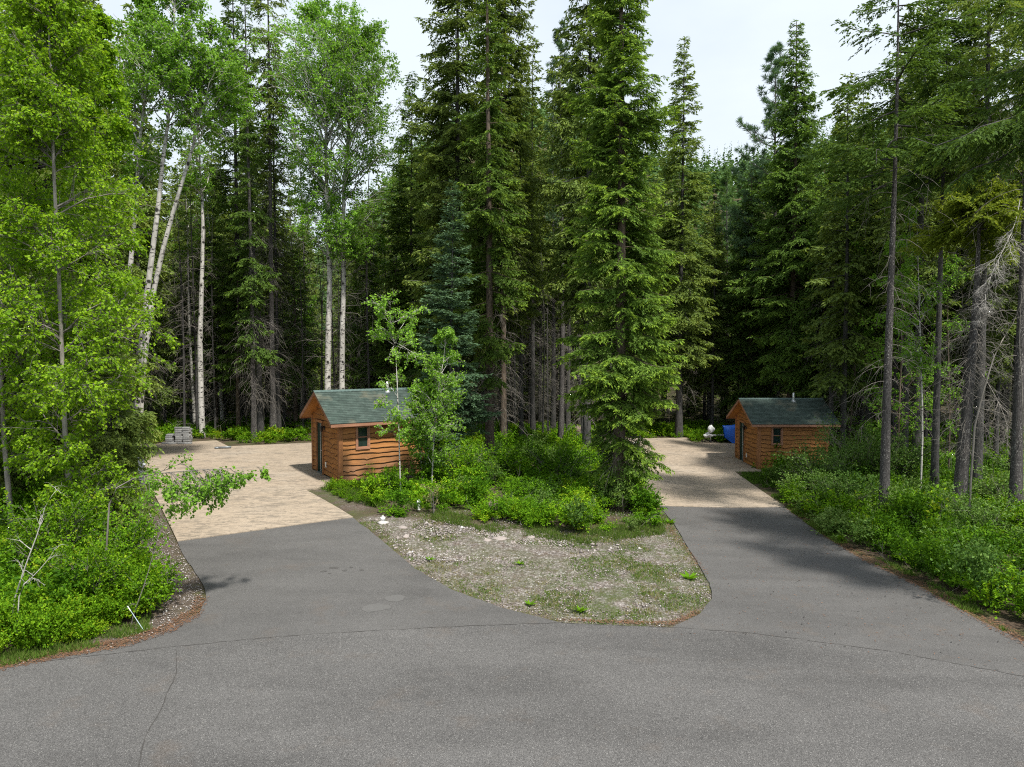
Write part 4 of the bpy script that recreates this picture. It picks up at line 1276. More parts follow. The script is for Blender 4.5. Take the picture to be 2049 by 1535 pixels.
# ------------------------------------------------------------------ the trees one can tell apart
BK = [M['bark'], M['deadtwig']]; BB = [M['bark_brown'], M['deadtwig']]; BP = [M['bark_pine'], M['deadtwig']]
AB = [M['aspen_bark'], M['deadtwig']]
def con(px, depth, label, name="spruce_tree", mat='needle', wm=BK, group=None, top=None, H=None, rotz=0.0, **kw):
    q = ground_of(px, depth)
    if H is None: H = zpix(top, depth) - q.z
    a = conifer_arrays(kw.pop('seed', int(px * 7 + depth)), H, **kw)
    return plant(name, label, "tree", q, a, [M[mat]], wm, group, rotz)

# centre of the picture
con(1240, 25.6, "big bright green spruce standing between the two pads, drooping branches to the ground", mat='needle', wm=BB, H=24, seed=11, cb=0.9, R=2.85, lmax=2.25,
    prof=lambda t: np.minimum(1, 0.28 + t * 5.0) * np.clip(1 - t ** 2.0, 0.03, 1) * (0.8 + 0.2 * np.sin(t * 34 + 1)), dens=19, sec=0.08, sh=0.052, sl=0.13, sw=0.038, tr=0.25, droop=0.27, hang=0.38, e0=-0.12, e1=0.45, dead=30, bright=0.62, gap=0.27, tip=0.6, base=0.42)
con(979, 33.0, "tall spruce with pale bare lower trunk and golden-green tufts, centre group", mat='needle', wm=BB, H=27, seed=12, cb=4.0, R=2.5,
    prof=prof_open, dens=11, sec=0.10, sh=0.075, sl=0.17, sw=0.055, tr=0.22, droop=0.32, hang=0.45, e0=-0.2, e1=0.4, dead=60, bright=0.55, gap=0.42, tip=0.55, base=0.34)
con(915, 37.0, "tall dark spruce just left of the pale-trunked one, dense upper crown", mat='needle_dark', H=29, seed=13, cb=5.5, R=2.9, prof=prof_column, dens=13, sec=0.12, sh=0.09, sl=0.19, sw=0.065, tr=0.24, droop=0.3, hang=0.4, dead=50, gap=0.3, bright=0.4)
con(1008, 38.5, "tall dark spruce just right of the pale-trunked one, crown out of frame", mat='needle_dark', H=30, seed=14, cb=6.5, R=2.5, prof=prof_column, dens=13, sec=0.12, sh=0.09, sl=0.19, sw=0.065, tr=0.22, droop=0.3, hang=0.4, dead=50, gap=0.3, bright=0.4)
con(903, 30.5, "young blue-green fir with a bare spike top behind the left cabin", name="fir_tree", mat='needle_blue', top=372, seed=15, cb=0.3, R=1.9, prof=lambda t: (1 - t) ** 0.85 + 0.02, dens=20, sec=0.09, sh=0.065, sl=0.13, sw=0.045, tr=0.11, droop=0.05, hang=0.1, e0=-0.05, e1=0.55, dead=0, gap=0.15, bright=0.3)
con(826, 44.0, "narrow spruce with reddish cone-laden top left of the tall dark pair", mat='needle', top=150, seed=16, cb=1.5, R=2.9, prof=prof_spire, dens=13, sec=0.13, sh=0.10, sl=0.18, sw=0.07, tr=0.18, dead=40, gap=0.3)
con(1175, 35.5, "dark spruce directly behind the big bright green spruce", mat='needle_dark', wm=BK, H=29, seed=17, cb=7, R=2.6, prof=prof_column, dens=13, sec=0.12, sh=0.09, sl=0.19, sw=0.065, tr=0.22, droop=0.35, hang=0.5, dead=70, gap=0.32, bright=0.4)
con(1066, 43.0, "slim pale grey trunk right of the centre group, thin crown", mat='needle_dark', H=24, seed=18, cb=9, R=1.7, dens=11, sec=0.14, sh=0.11, sl=0.19, sw=0.07, tr=0.17, dead=90, gap=0.35)
con(1043, 40.0, "slim dark trunk between the pale trunk and the centre group", mat='needle_dark', H=22, seed=19, cb=8, R=1.5, dens=11, sec=0.14, sh=0.11, sl=0.19, sw=0.07, tr=0.14, dead=90, gap=0.35)
con(1007, 36.5, "brown trunk among the shrubs just right of the pale-trunked spruce", mat='needle_dark', wm=BB, H=21, seed=20, cb=9, R=1.6, dens=10, sec=0.14, sh=0.11, sl=0.19, sw=0.07, tr=0.19, dead=90, gap=0.35)
for i, (px, d, lab) in enumerate(((1107, 46, "left"), (1124, 47, "middle"), (1137, 49, "right"))):
    con(px, d, "%s one of three close dark trunks in the shade left of the big spruce" % lab, mat='needle_dark', H=23 + i, seed=30 + i, cb=9, R=1.7, dens=9, sec=0.16, sh=0.13, sl=0.22, sw=0.085, tr=0.18, dead=70, gap=0.3)
con(1360, 47.0, "slender pointed spruce right of the big green spruce, against the sky", mat='needle_dark', top=78, seed=21, cb=5.0, R=2.9, prof=prof_spire, dens=14, sec=0.13, sh=0.095, sl=0.19, sw=0.065, tr=0.24, droop=0.3, hang=0.3, dead=60, gap=0.3)
a = pine_arrays(22, zpix(55, 42) - 0.0, 12, 1.6, 0.18)
plant("pine_tree", "long-needled pine peeking out left of the big green spruce's upper crown", "tree", ground_of(1122, 42), a, [M['needle_blue']], BP)

# right half
con(1583, 46.0, "tall pointed spruce behind the right cabin, against the sky", mat='needle', wm=BB, top=42, seed=41, cb=4.2, R=4.4, prof=lambda t: (1 - t) ** 0.85 * np.minimum(1, 0.5 + 3 * t) + 0.02, dens=16, sec=0.12, sh=0.085, sl=0.18, sw=0.06, tr=0.27, droop=0.3, hang=0.4, dead=60, gap=0.28, bright=0.38, base=0.26)
a = pine_arrays(42, zpix(92, 50), 9, 4.5, 0.22, dens=6.5, tuft=0.36, nt=34)
plant("pine_tree", "blue-green long-needled pine left of the tall pointed spruce", "tree", ground_of(1545, 50), a, [M['needle_blue']], BP)
con(1672, 48.0, "spruce with reddish brown cone-covered top right of the tall pointed spruce", mat='needle', wm=BB, top=232, seed=43, cb=2.5, R=3.3, prof=prof_spire, dens=16, sec=0.13, sh=0.10, sl=0.19, sw=0.068, tr=0.22, droop=0.3, hang=0.4, dead=30, gap=0.26, bright=0.35, base=0.24)
con(1500, 50.0, "dense mid-green spruce behind the boat", mat='needle', wm=BB, top=345, seed=44, cb=2.5, R=3.2, prof=prof_spire, dens=16, sec=0.13, sh=0.10, sl=0.19, sw=0.068, tr=0.2, droop=0.3, hang=0.4, dead=40, gap=0.25, bright=0.3, base=0.24)
con(1648, 43.0, "dense mid-green spruce right behind the right cabin's roof", mat='needle', wm=BB, top=380, seed=45, cb=2.0, R=2.6, prof=prof_spire, dens=17, sec=0.12, sh=0.09, sl=0.18, sw=0.065, tr=0.18, droop=0.3, hang=0.4, dead=20, gap=0.22, bright=0.32, base=0.25)
con(1420, 53.0, "dark spruce below the patch of sky, left of the boat", mat='needle_dark', wm=BK, top=410, seed=46, cb=3.0, R=2.8, prof=prof_spire, dens=16, sec=0.14, sh=0.105, sl=0.2, sw=0.07, tr=0.2, droop=0.3, hang=0.35, dead=50, gap=0.25, bright=0.35)
a = pine_arrays(47, zpix(335, 58), 3, 2.3, 0.16, dens=6, tuft=0.34)
plant("pine_tree", "pale sunlit young pine in the gap below the sky", "tree", ground_of(1452, 58), a, [M['needle_pale']], BP)
con(1738, 41.0, "spruce crown behind the tall bare-trunked tree right of the cabin", mat='needle', wm=BK, top=215, seed=48, cb=4.5, R=2.7, prof=prof_column, dens=13, sec=0.13, sh=0.10, sl=0.19, sw=0.068, tr=0.2, droop=0.3, hang=0.4, dead=60, gap=0.3, bright=0.3, base=0.22)

con(1776, 24.6, "tall tree with long bare flecked trunk beside the right driveway", name="fir_tree", mat='needle', wm=BP, H=19.5, seed=51, cb=11.8, R=3.5, prof=lambda t: np.clip(1 - t ** 2.5, 0.1, 1), dens=3.6, sec=0.085, sh=0.07, sl=0.13, sw=0.045, tr=0.185, droop=0.22, hang=0.25, e0=-0.15, e1=0.3, dead=46, dead_from=0.2, gap=0.22, bright=0.3, base=0.2, deadlen=1.5)
con(1876, 29.0, "straight bare dark trunk, second to the right of the driveway", name="fir_tree", mat='needle', wm=BK, H=21, seed=52, cb=13, R=2.9, prof=lambda t: np.clip(1 - t ** 2.5, 0.1, 1), dens=8, sec=0.1, sh=0.08, sl=0.15, sw=0.05, tr=0.165, droop=0.25, hang=0.3, e0=-0.2, e1=0.3, dead=50, dead_from=0.2, gap=0.2, bright=0.3, base=0.2, sways=0.03)
con(1926, 25.2, "thick leaning trunk with a flat golden-green branch layer on top", mat='needle_gold', wm=BP, H=12.3, seed=53, cb=10.5, R=2.7, prof=lambda t: np.clip(1.05 - t, 0.1, 1), dens=34, sec=0.085, sh=0.06, sl=0.12, sw=0.05, tr=0.27, droop=0.5, hang=0.4, e0=0.0, e1=0.5, lean=(0.75, 0.2), dead=120, dead_from=0.2, gap=0.0, bright=0.5, tip=0.4, base=0.4)
con(1960, 27.5, "dark trunk immediately right of the thick leaning one", mat='needle_dark', wm=BK, H=23, seed=54, cb=13, R=2.6, dens=9, sec=0.11, sh=0.085, sl=0.16, sw=0.055, tr=0.22, dead=120, dead_from=0.1, gap=0.3, deadlen=1.6)
con(2040, 24.0, "scaly trunk at the far right edge of the picture", mat='needle_dark', wm=BP, H=20, seed=55, cb=17, R=2.8, dens=10, sec=0.10, sh=0.08, sl=0.15, sw=0.055, tr=0.2, dead=80, dead_from=0.15, gap=0.25, deadlen=1.6)
con(1985, 21.0, "spruce overhanging the top right corner with long drooping boughs", mat='needle', wm=BK, H=25, seed=56, cb=9.0, R=3.2, prof=lambda t: np.clip(1 - t ** 2, 0.1, 1), dens=11, sec=0.085, sh=0.065, sl=0.13, sw=0.042, tr=0.01, droop=0.4, hang=0.5, e0=-0.1, e1=0.35, dead=0, gap=0.25, bright=0.3, base=0.2) if False else None
con(2350, 13.8, "spruce outside the right edge whose shadow falls across the right drive", mat='needle', H=17, seed=57, cb=9.0, R=2.2, dens=6, sec=0.11, sh=0.085, sl=0.16, sw=0.055, tr=0.22, dead=20, gap=0.25)
con(2150, 18.5, "spruce just beyond the right edge, boughs hanging into the top corner", mat='needle', wm=BK, H=17.5, seed=56, cb=11.3, R=3.6, prof=lambda t: np.clip(1 - t ** 2, 0.1, 1), dens=6.5, sec=0.085, sh=0.065, sl=0.13, sw=0.042, tr=0.22, droop=0.4, hang=0.5, e0=-0.1, e1=0.35, dead=40, gap=0.22, bright=0.3, base=0.2)
for i, (px, d, tr_, lab) in enumerate(((1838, 33, 0.24, "thick dark trunk behind the bright shrubs, left of the thin white stem"), (1812, 36, 0.22, "dark trunk in deep shade just left of the thick dark one"),
        (1665, 40.5, 0.17, "dark trunk standing against the right end of the right cabin"),
        (1725, 44, 0.2, "dark trunk in deep shade between the cabin and the bare flecked trunk"))):
    con(px, d, lab, mat='needle_dark', H=(22 + i if px > 1800 else 15), seed=60 + i, cb=8 + i * 0.4, R=(2.4 if px > 1800 else 1.5), dens=11, sec=0.14, sh=0.105, sl=0.2, sw=0.07, tr=tr_, dead=70, dead_from=0.12, gap=0.25)

con(1930, 37.0, "dense dark spruce crown filling the upper right behind the straight dark trunk", mat='needle_dark', H=25, seed=66, cb=6.5, R=2.9, prof=prof_column, dens=12, sec=0.14, sh=0.105, sl=0.2, sw=0.07, tr=0.2, dead=50, gap=0.2)
con(2035, 33.0, "dense dark spruce crown in the top right corner behind the scaly edge trunk", mat='needle_dark', H=24, seed=67, cb=7, R=3.0, prof=prof_column, dens=12, sec=0.13, sh=0.10, sl=0.19, sw=0.065, tr=0.2, dead=50, gap=0.2)
# left half
con(506, 40.5, "slim spruce with green tufts left of the bare twin trunks behind the left pad", mat='needle', wm=BP, H=28, seed=71, cb=4.6, R=1.75, prof=prof_open, dens=9, sec=0.12, sh=0.085, sl=0.18, sw=0.06, tr=0.155, droop=0.35, hang=0.45, dead=90, gap=0.42, bright=0.35)
con(545, 42.0, "front one of the bare twin trunks behind the left pad, crown only at the top", mat='needle_dark', wm=BP, H=31, seed=72, cb=15.5, R=1.75, prof=lambda t: np.minimum(1, 0.4 + 1.6 * t) * np.clip(1 - t ** 2, 0.05, 1), dens=9, sec=0.12, sh=0.09, sl=0.18, sw=0.06, tr=0.19, droop=0.4, hang=0.5, dead=170, gap=0.35, deadlen=1.7)
con(556, 43.5, "back one of the bare twin trunks behind the left pad", mat='needle_dark', wm=BK, H=24, seed=73, cb=9, R=1.6, dens=10, sec=0.14, sh=0.11, sl=0.2, sw=0.07, tr=0.15, dead=120, gap=0.35, deadlen=1.5)
con(478, 44.5, "narrow tall spruce right of the leaning aspens, top out of frame", mat='needle', wm=BK, H=29, seed=74, cb=6.0, R=1.9, prof=prof_column, dens=11, sec=0.13, sh=0.10, sl=0.19, sw=0.065, tr=0.22, droop=0.35, hang=0.45, dead=80, gap=0.38, bright=0.3)
q = ground_of(520, 42)
a = conifer_arrays(75, zpix(165, 42), 20.2, 0.9, dens=5, sec=0.15, sh=0.12, sl=0.2, sw=0.07, tr=0.19, dead=120, dead_from=0.25, lean=(-0.6, 0), deadlen=1.0)
plant("dead_spruce", "dead snag with a snapped pale top left of the twin trunks", "tree", q, a, [M['needle_dark']], BK)
con(95, 25.0, "dark spruce behind the bright birch with heavy lower boughs", mat='needle_dark', wm=BK, H=26, seed=76, cb=1.5, R=3.4, prof=prof_spire, dens=13, sec=0.10, sh=0.08, sl=0.16, sw=0.055, tr=0.24, droop=0.4, hang=0.55, dead=40, gap=0.25, bright=0.4)
con(185, 26.5, "dark spruce whose lower boughs hang over the left pad's corner", mat='needle_dark', wm=BK, H=13, seed=77, cb=1.0, R=2.6, prof=prof_spire, dens=15, sec=0.09, sh=0.07, sl=0.15, sw=0.05, tr=0.2, droop=0.45, hang=0.55, dead=20, gap=0.22, bright=0.4)
con(-60, 22.0, "dark spruce at the left edge of the picture", mat='needle_dark', wm=BK, H=23, seed=78, cb=1.5, R=3.2, dens=12, sec=0.11, sh=0.085, sl=0.17, sw=0.06, tr=0.24, droop=0.4, hang=0.5, dead=20, gap=0.25)
con(185, 33.0, "tall spruce top showing above the bright birch", mat='needle_dark', wm=BK, H=24, seed=79, cb=4, R=2.6, dens=12, sec=0.12, sh=0.095, sl=0.18, sw=0.065, tr=0.22, dead=30, gap=0.3)
con(212, 19.5, "small dark spruce with heavy boughs in front of the white aspen stems", mat='needle_dark', wm=BK, H=6.8, seed=82, cb=0.6, R=1.4, prof=prof_spire, dens=22, sec=0.08, sh=0.06, sl=0.13, sw=0.042, tr=0.13, droop=0.45, hang=0.55, dead=6, gap=0.22, bright=0.4)
con(300, 44.0, "shaded spruce behind the leaning aspens", mat='needle_dark', wm=BK, H=15, seed=80, cb=2, R=2.4, dens=13, sec=0.13, sh=0.10, sl=0.19, sw=0.07, tr=0.18, dead=40, gap=0.25, bright=0.3)
con(350, 50.0, "small dark spruce with boughs to the ground left of the white trunk", mat='needle_dark', wm=BK, H=9, seed=81, cb=0.4, R=2.2, dens=15, sec=0.13, sh=0.10, sl=0.19, sw=0.07, tr=0.13, dead=0, gap=0.15)

for i, (px, d, tp, lab) in enumerate(((430, 46, 430, "green spruce with low boughs just right of the straight white aspen"), (475, 43, 560, "short bright spruce in front of the narrow tall one"), (590, 46, 470, "green spruce standing left of the twin white aspens"),
        (735, 45, 440, "green spruce right of the twin white aspens"), (790, 43, 520, "green spruce behind the left cabin's chimney pipe"), (860, 38, 470, "olive spruce left of the young blue-green fir"))):
    con(px, d, lab, mat='needle', wm=BB, top=tp, seed=140 + i, cb=[3.5, 3.0, 3.5, 2.5, 1.5, 1.0][i], R=[1.9, 1.5, 1.9, 2.0, 2.1, 2.0][i], prof=prof_spire, dens=14, sec=0.12, sh=0.09, sl=0.18, sw=0.06, tr=0.15, droop=0.3, hang=0.4, dead=30, gap=0.28, bright=0.4, base=0.3)

def line(pts, n=10):
    P_ = np.array([[p.x, p.y, p.z] for p in pts]); s = np.linspace(0, len(P_) - 1, n)
    # smooth through the points
    i = np.clip(s.astype(int), 0, len(P_) - 2); f = (s - i)[:, None]
    p0 = P_[np.clip(i - 1, 0, None)]; p1 = P_[i]; p2 = P_[i + 1]; p3 = P_[np.clip(i + 2, None, len(P_) - 1)]
    return 0.5 * (2 * p1 + (p2 - p0) * f + (2 * p0 - 5 * p1 + 4 * p2 - p3) * f ** 2 + (3 * p1 - p0 - 3 * p2 + p3) * f ** 3)

def broad(px_pts, depth, label, trad, name="aspen_tree", mat='aspen', wm=AB, seed=1, base=None, depth_end=None, group=None, cat="tree", n=10, trunk_name="trunk", crown_name="crown", **kw):
    """px_pts: the stem as seen (base first); the base is set on the ground"""
    q = base if base is not None else ground_of(px_pts[0][0], depth)
    de = depth_end if depth_end else depth
    pts = [Vector((0, 0, -0.15))]
    for k_, p in enumerate(px_pts[1:]):
        pts.append(px_at(p[0], p[1], depth + (de - depth) * (k_ + 1) / (len(px_pts) - 1)) - q)
    a = broad_arrays(seed, line(pts, n), trad, **kw)
    return plant(name, label, cat, q, a, [M[mat]], wm, group, trunk_name=trunk_name, crown_name=crown_name)

# bright birch at the left
broad([(140, 1100), (132, 900), (120, 600), (106, 300), (98, 60), (88, -220)], 17.0, "big bright yellow-green birch filling the left of the picture", 0.065, wm=[M['birch_bark'], M['deadtwig']], name="birch_tree", mat='birch', seed=91,
      cb=0.09, R=2.1, leaf=0.075, inner=0.04, n1=105, n2=14, n3=7, nl=7, lmi=1, ang=1.0, up=0.15, droop=0.2, flatb=0.4, tintb=0.56, tintv=0.17, hang=0.7)
broad([(20, 1150), (10, 900), (-10, 500), (-20, -50)], 18.5, "second bright birch at the left edge, leaves paler near the top", 0.08, wm=[M['birch_bark'], M['deadtwig']], name="birch_tree", mat='birch', seed=92,
      cb=0.3, R=2.5, leaf=0.075, n1=100, n2=12, n3=7, nl=6, lmi=1, ang=1.0, up=0.15, droop=0.2, flatb=0.4, tintb=0.5, tintv=0.17, hang=0.7)
broad([(205, 1000), (202, 800), (192, 500), (190, 250), (196, 40)], 21.5, "smaller bright birch just right of the big one", 0.055, wm=[M['birch_bark'], M['deadtwig']], name="birch_tree", mat='birch', seed=93,
      cb=0.18, R=1.5, leaf=0.085, inner=0.05, n1=80, n2=11, n3=6, nl=7, lmi=1, ang=1.0, up=0.15, droop=0.2, flatb=0.4, tintb=0.5, tintv=0.17, hang=0.7)
# leaning white aspens
broad([(258, 950), (283, 690), (300, 545), (316, 420), (326, 320), (340, 210), (346, 100), (352, -40)], 28.5, "leaning white aspen, left stem of the forked pair", 0.135, seed=94, cb=0.6, R=3.0, leaf=0.10, n1=36, n2=9, n3=6, nl=6, tintb=0.42, up=0.35, droop=0.1, base_dead=8)
broad([(268, 950), (290, 690), (318, 535), (345, 430), (372, 340), (392, 270), (404, 190), (402, 60)], 28.8, "leaning white aspen, right stem of the forked pair", 0.12, seed=95, cb=0.62, R=2.8, leaf=0.10, n1=40, n2=9, n3=6, nl=7, tintb=0.42, up=0.35, droop=0.1, base_dead=8)
broad([(232, 930), (243, 690), (262, 525), (272, 400), (282, 260), (300, 120), (296, -20)], 29.5, "white aspen leaning behind the bright birch, left of the forked pair", 0.13, seed=96, cb=0.5, R=2.5, leaf=0.10, n1=40, n2=9, n3=6, nl=7, tintb=0.42, up=0.35, droop=0.1, base_dead=4)
broad([(402, 856), (400, 700), (404, 560), (406, 430), (400, 330), (396, 220)], 41.5, "straight white aspen trunk beside the paver stacks", 0.18, seed=97, cb=0.66, R=2.4, leaf=0.10, n1=26, n2=6, n3=5, nl=6, tintb=0.38, up=0.35, droop=0.1, base_dead=14)
broad([(388, 862), (385, 760), (378, 640), (376, 500), (372, 380)], 45.0, "thin grey leaning aspen just left of the straight white trunk", 0.12, seed=98, cb=0.7, R=1.6, leaf=0.10, n1=18, n2=5, n3=4, nl=5, tintb=0.35, up=0.35, droop=0.1, base_dead=10)
broad([(444, 872), (440, 760), (432, 640), (420, 480), (412, 380)], 47.0, "thin crooked grey aspen right of the straight white trunk", 0.13, seed=99, cb=0.75, R=1.6, leaf=0.10, n1=16, n2=5, n3=4, nl=5, tintb=0.35, up=0.35, droop=0.1, base_dead=12)
# tall twin aspens behind the left cabin
broad([(654, 860), (656, 700), (660, 560), (655, 430), (652, 300), (655, 160), (650, 40)], 40.0, "left one of the tall twin white aspens behind the left cabin", 0.195, seed=100, cb=0.34, R=4.3, leaf=0.105, n1=84, n2=11, n3=7, nl=6, ang=0.95, tintb=0.40, up=0.4, droop=0.08, base_dead=16,
      prof=lambda s: np.clip(1.1 - np.abs(s - 0.66) * 2.0, 0.28, 1))
broad([(684, 860), (684, 700), (688, 560), (686, 430), (694, 300), (702, 190), (704, 95)], 40.4, "right one of the tall twin white aspens behind the left cabin", 0.175, seed=101, cb=0.34, R=4.1, leaf=0.105, n1=80, n2=11, n3=7, nl=6, ang=0.95, tintb=0.42, up=0.4, droop=0.08, base_dead=16,
      prof=lambda s: np.clip(1.1 - np.abs(s - 0.64) * 2.0, 0.28, 1))
# young aspens in front of the left cabin
broad([(800, 1000), (799, 900), (796, 800), (791, 690), (789, 690), (780, 625)], 24.6, "slender young aspen with airy leaves in front of the left cabin's wall", 0.028, name="young_aspen", seed=102, cb=0.16, R=1.25, leaf=0.075, n1=26, n2=6, n3=4, nl=6, ang=0.95, up=0.25, droop=0.1, tintb=0.62,
      prof=lambda s: 0.5 + 0.5 * np.sin(s * 19 + 1) ** 2)
broad([(862, 985), (868, 880), (876, 790), (886, 730), (893, 665)], 26.0, "fuller young aspen to the right of the left cabin", 0.032, name="young_aspen", seed=103, cb=0.14, R=1.1, leaf=0.07, n1=46, n2=8, n3=4, nl=7, ang=0.9, up=0.3, droop=0.1, tintb=0.55)
broad([(845, 985), (842, 900), (846, 830), (852, 770)], 26.6, "shorter young aspen between the cabin and the fuller one", 0.03, name="young_aspen", seed=104, cb=0.15, R=0.95, leaf=0.085, n1=34, n2=8, n3=4, nl=7, ang=0.9, up=0.3, droop=0.1, tintb=0.5)
# bent sapling reaching over the left pad
broad([(196, 1120), (215, 1040), (234, 976), (290, 952), (376, 942), (440, 938), (520, 934)], 15.0, "bent birch sapling reaching out over the left pad, leaves hanging below", 0.022, wm=[M['deadtwig'], M['deadtwig']], name="birch_sapling", mat='aspen', seed=105, base=ground_of(200, 15.2), cb=0.36, R=1.1, leaf=0.065, n1=32, n2=5, n3=3, nl=6, ang=0.9, up=-0.8, droop=0.1, tintb=0.42, tintv=0.14,
      prof=lambda s: np.clip(1.3 - 1.15 * s, 0.18, 1), flatb=0.2, hang=0.8)
# thin pale stems on the right
broad([(1848, 985), (1846, 860), (1842, 700), (1838, 560), (1834, 420)], 28.0, "thin white aspen stem in the shade right of the bare flecked trunk", 0.04, seed=106, cb=0.4, R=1.3, leaf=0.075, n1=30, n2=6, n3=4, nl=6, tintb=0.45, up=0.3)
for i, (pts, d, lab) in enumerate((([(1700, 960), (1706, 800), (1716, 640), (1720, 480)], 38, "leafy aspen sapling growing in the shade behind the cabin's right end"), ([(1800, 960), (1800, 800), (1806, 640), (1800, 470)], 31, "leafy green aspen in the shade just right of the flecked trunk"),
        ([(1905, 960), (1900, 800), (1896, 640), (1900, 520)], 32, "leafy green aspen in the shade behind the straight dark trunk"))):
    broad(pts, d, lab, 0.05, wm=BB, seed=110 + i, cb=0.12, R=1.9, leaf=0.095, n1=40, n2=6, n3=4, nl=5, tintb=0.42, up=0.2)
for i, (pts, d, lab) in enumerate((([(600, 880), (604, 700), (600, 520)], 50, "shaded broadleaf tree behind the snag and twin trunks"), ([(745, 880), (742, 720), (748, 560), (745, 430)], 47, "leafy broadleaf tree right of the twin white aspens"), ([(330, 880), (336, 700), (340, 480)], 52, "shaded broadleaf tree behind the leaning aspens"))):
    broad(pts, d, lab, 0.09, seed=120 + i, cb=0.12, R=2.6, leaf=0.12, n1=50, n2=6, n3=5, nl=5, tintb=0.36, up=0.25)

# dead and bleached branches
def deadbranch(px_pts, depth, r, label, mat, seed, n1=9, depth_end=None, name="dead_branch", base=None, **kw):
    q = base if base is not None else px_at(*px_pts[0], depth)
    de = depth_end or depth
    pts = [px_at(*p, depth + (de - depth) * k_ / (len(px_pts) - 1)) - q for k_, p in enumerate(px_pts)]
    a = broad_arrays(seed, line(pts, 10), r, cb=0.25, R=kw.pop('R', 0.5), n1=n1, n2=kw.pop('n2', 3), n3=kw.pop('n3', 1), nl=0, up=kw.pop('up', 0.2), droop=0.15, wmin=0.003)
    o = link(name, a[0].mesh(name, [M[mat], M[mat]], True), None, q)
    return tag(o, label, "branch")
deadbranch([(20, 1285), (28, 1205), (52, 1130), (78, 1060), (92, 1010), (118, 975)], 13.2, 0.017, "bleached dead branch standing out of the left verge shrubs", 'whitetwig', 1, R=0.4, n1=6, n2=2)
deadbranch([(34, 1285), (40, 1185), (70, 1150), (100, 1115), (112, 1092)], 13.0, 0.013, "thin bleached side branch low in the left verge shrubs", 'whitetwig', 2, R=0.3, n1=5)
deadbranch([(262, 1256), (268, 1228), (292, 1160), (312, 1090), (338, 1015)], 14.0, 0.013, "bare grey stem leaning beside the survey stake", 'deadtwig', 3, R=0.3, n1=5)
deadbranch([(1938, 1086), (1948, 870), (1975, 760), (1995, 700), (2030, 640), (2060, 560)], 21.5, 0.035, "bleached bare branch arching at the right edge", 'deadtwig', 4, R=0.9, n1=8, up=-0.2)
deadbranch([(2046, 1075), (2046, 800), (2040, 700), (2043, 600), (2050, 540)], 22.0, 0.02, "bleached bare stem standing at the right edge", 'deadtwig', 5, R=0.6, n1=5)
deadbranch([(2041, 400), (2030, 450), (2005, 505), (1980, 560), (1960, 640)], 24.0, 0.013, "lichen-grey dead bough with dense twigs at the right edge", 'whitetwig', 6, R=0.9, n1=30, n2=7, n3=4, up=-0.5, depth_end=22.8)
deadbranch([(1962, 745), (1990, 790), (2015, 850), (2015, 900)], 27.4, 0.02, "drooping grey dead bough beside the dark right-hand trunks", 'deadtwig', 7, R=0.9, n1=22, n2=5, n3=3, up=-0.4, depth_end=25.0)
deadbranch([(1583, 680), (1563, 735), (1552, 790)], 45.9, 0.03, "hanging pale dead branches above the right cabin's roof", 'whitetwig', 8, R=1.2, n1=12, n2=3, up=-0.5)
# ------------------------------------------------------------------ forest behind: a few meshes, many trees
def bg_variant(seed, **kw):
    a = conifer_arrays(seed, **kw)
    return a[0].mesh("trunk", BK, True), a[1].mesh("crown", [M['needle_dark']])
VAR = []
for i in range(6):
    VAR.append((bg_variant(200 + i, H=20 + 2 * (i % 3), cb=[4, 6, 8, 9, 5, 7][i], R=[2.4, 2.1, 2.0, 1.9, 2.5, 2.2][i], prof=[prof_spire, prof_column][i % 2], dens=9.5, sec=0.17, sh=0.13, sl=0.24, sw=0.10, tr=0.16 + 0.02 * (i % 3), droop=0.32, hang=0.4, dead=60, dead_from=0.08, gap=0.25, bright=0.25, base=0.28, deadlen=1.6), 20 + 2 * (i % 3)))
thin = []
for i in range(3):
    a = conifer_arrays(230 + i, 15 + 2 * i, 11, 0.9, dens=5, sec=0.2, sh=0.16, sl=0.22, sw=0.09, tr=0.085, dead=90, dead_from=0.04, deadlen=1.1, sways=0.25)
    thin.append((a[0].mesh("trunk", BK, True), a[1].mesh("crown", [M['needle_dark']])))

def put(var, q, rz, sc, label, group, name="spruce_tree"):
    r = thing(name, label, "tree", q, rz, group); r.scale = (sc, sc, sc * random.Random(int(q.x * 97 + q.y * 13)).uniform(0.9, 1.1))
    link("trunk", var[0], r); link("crown", var[1], r)
    return r

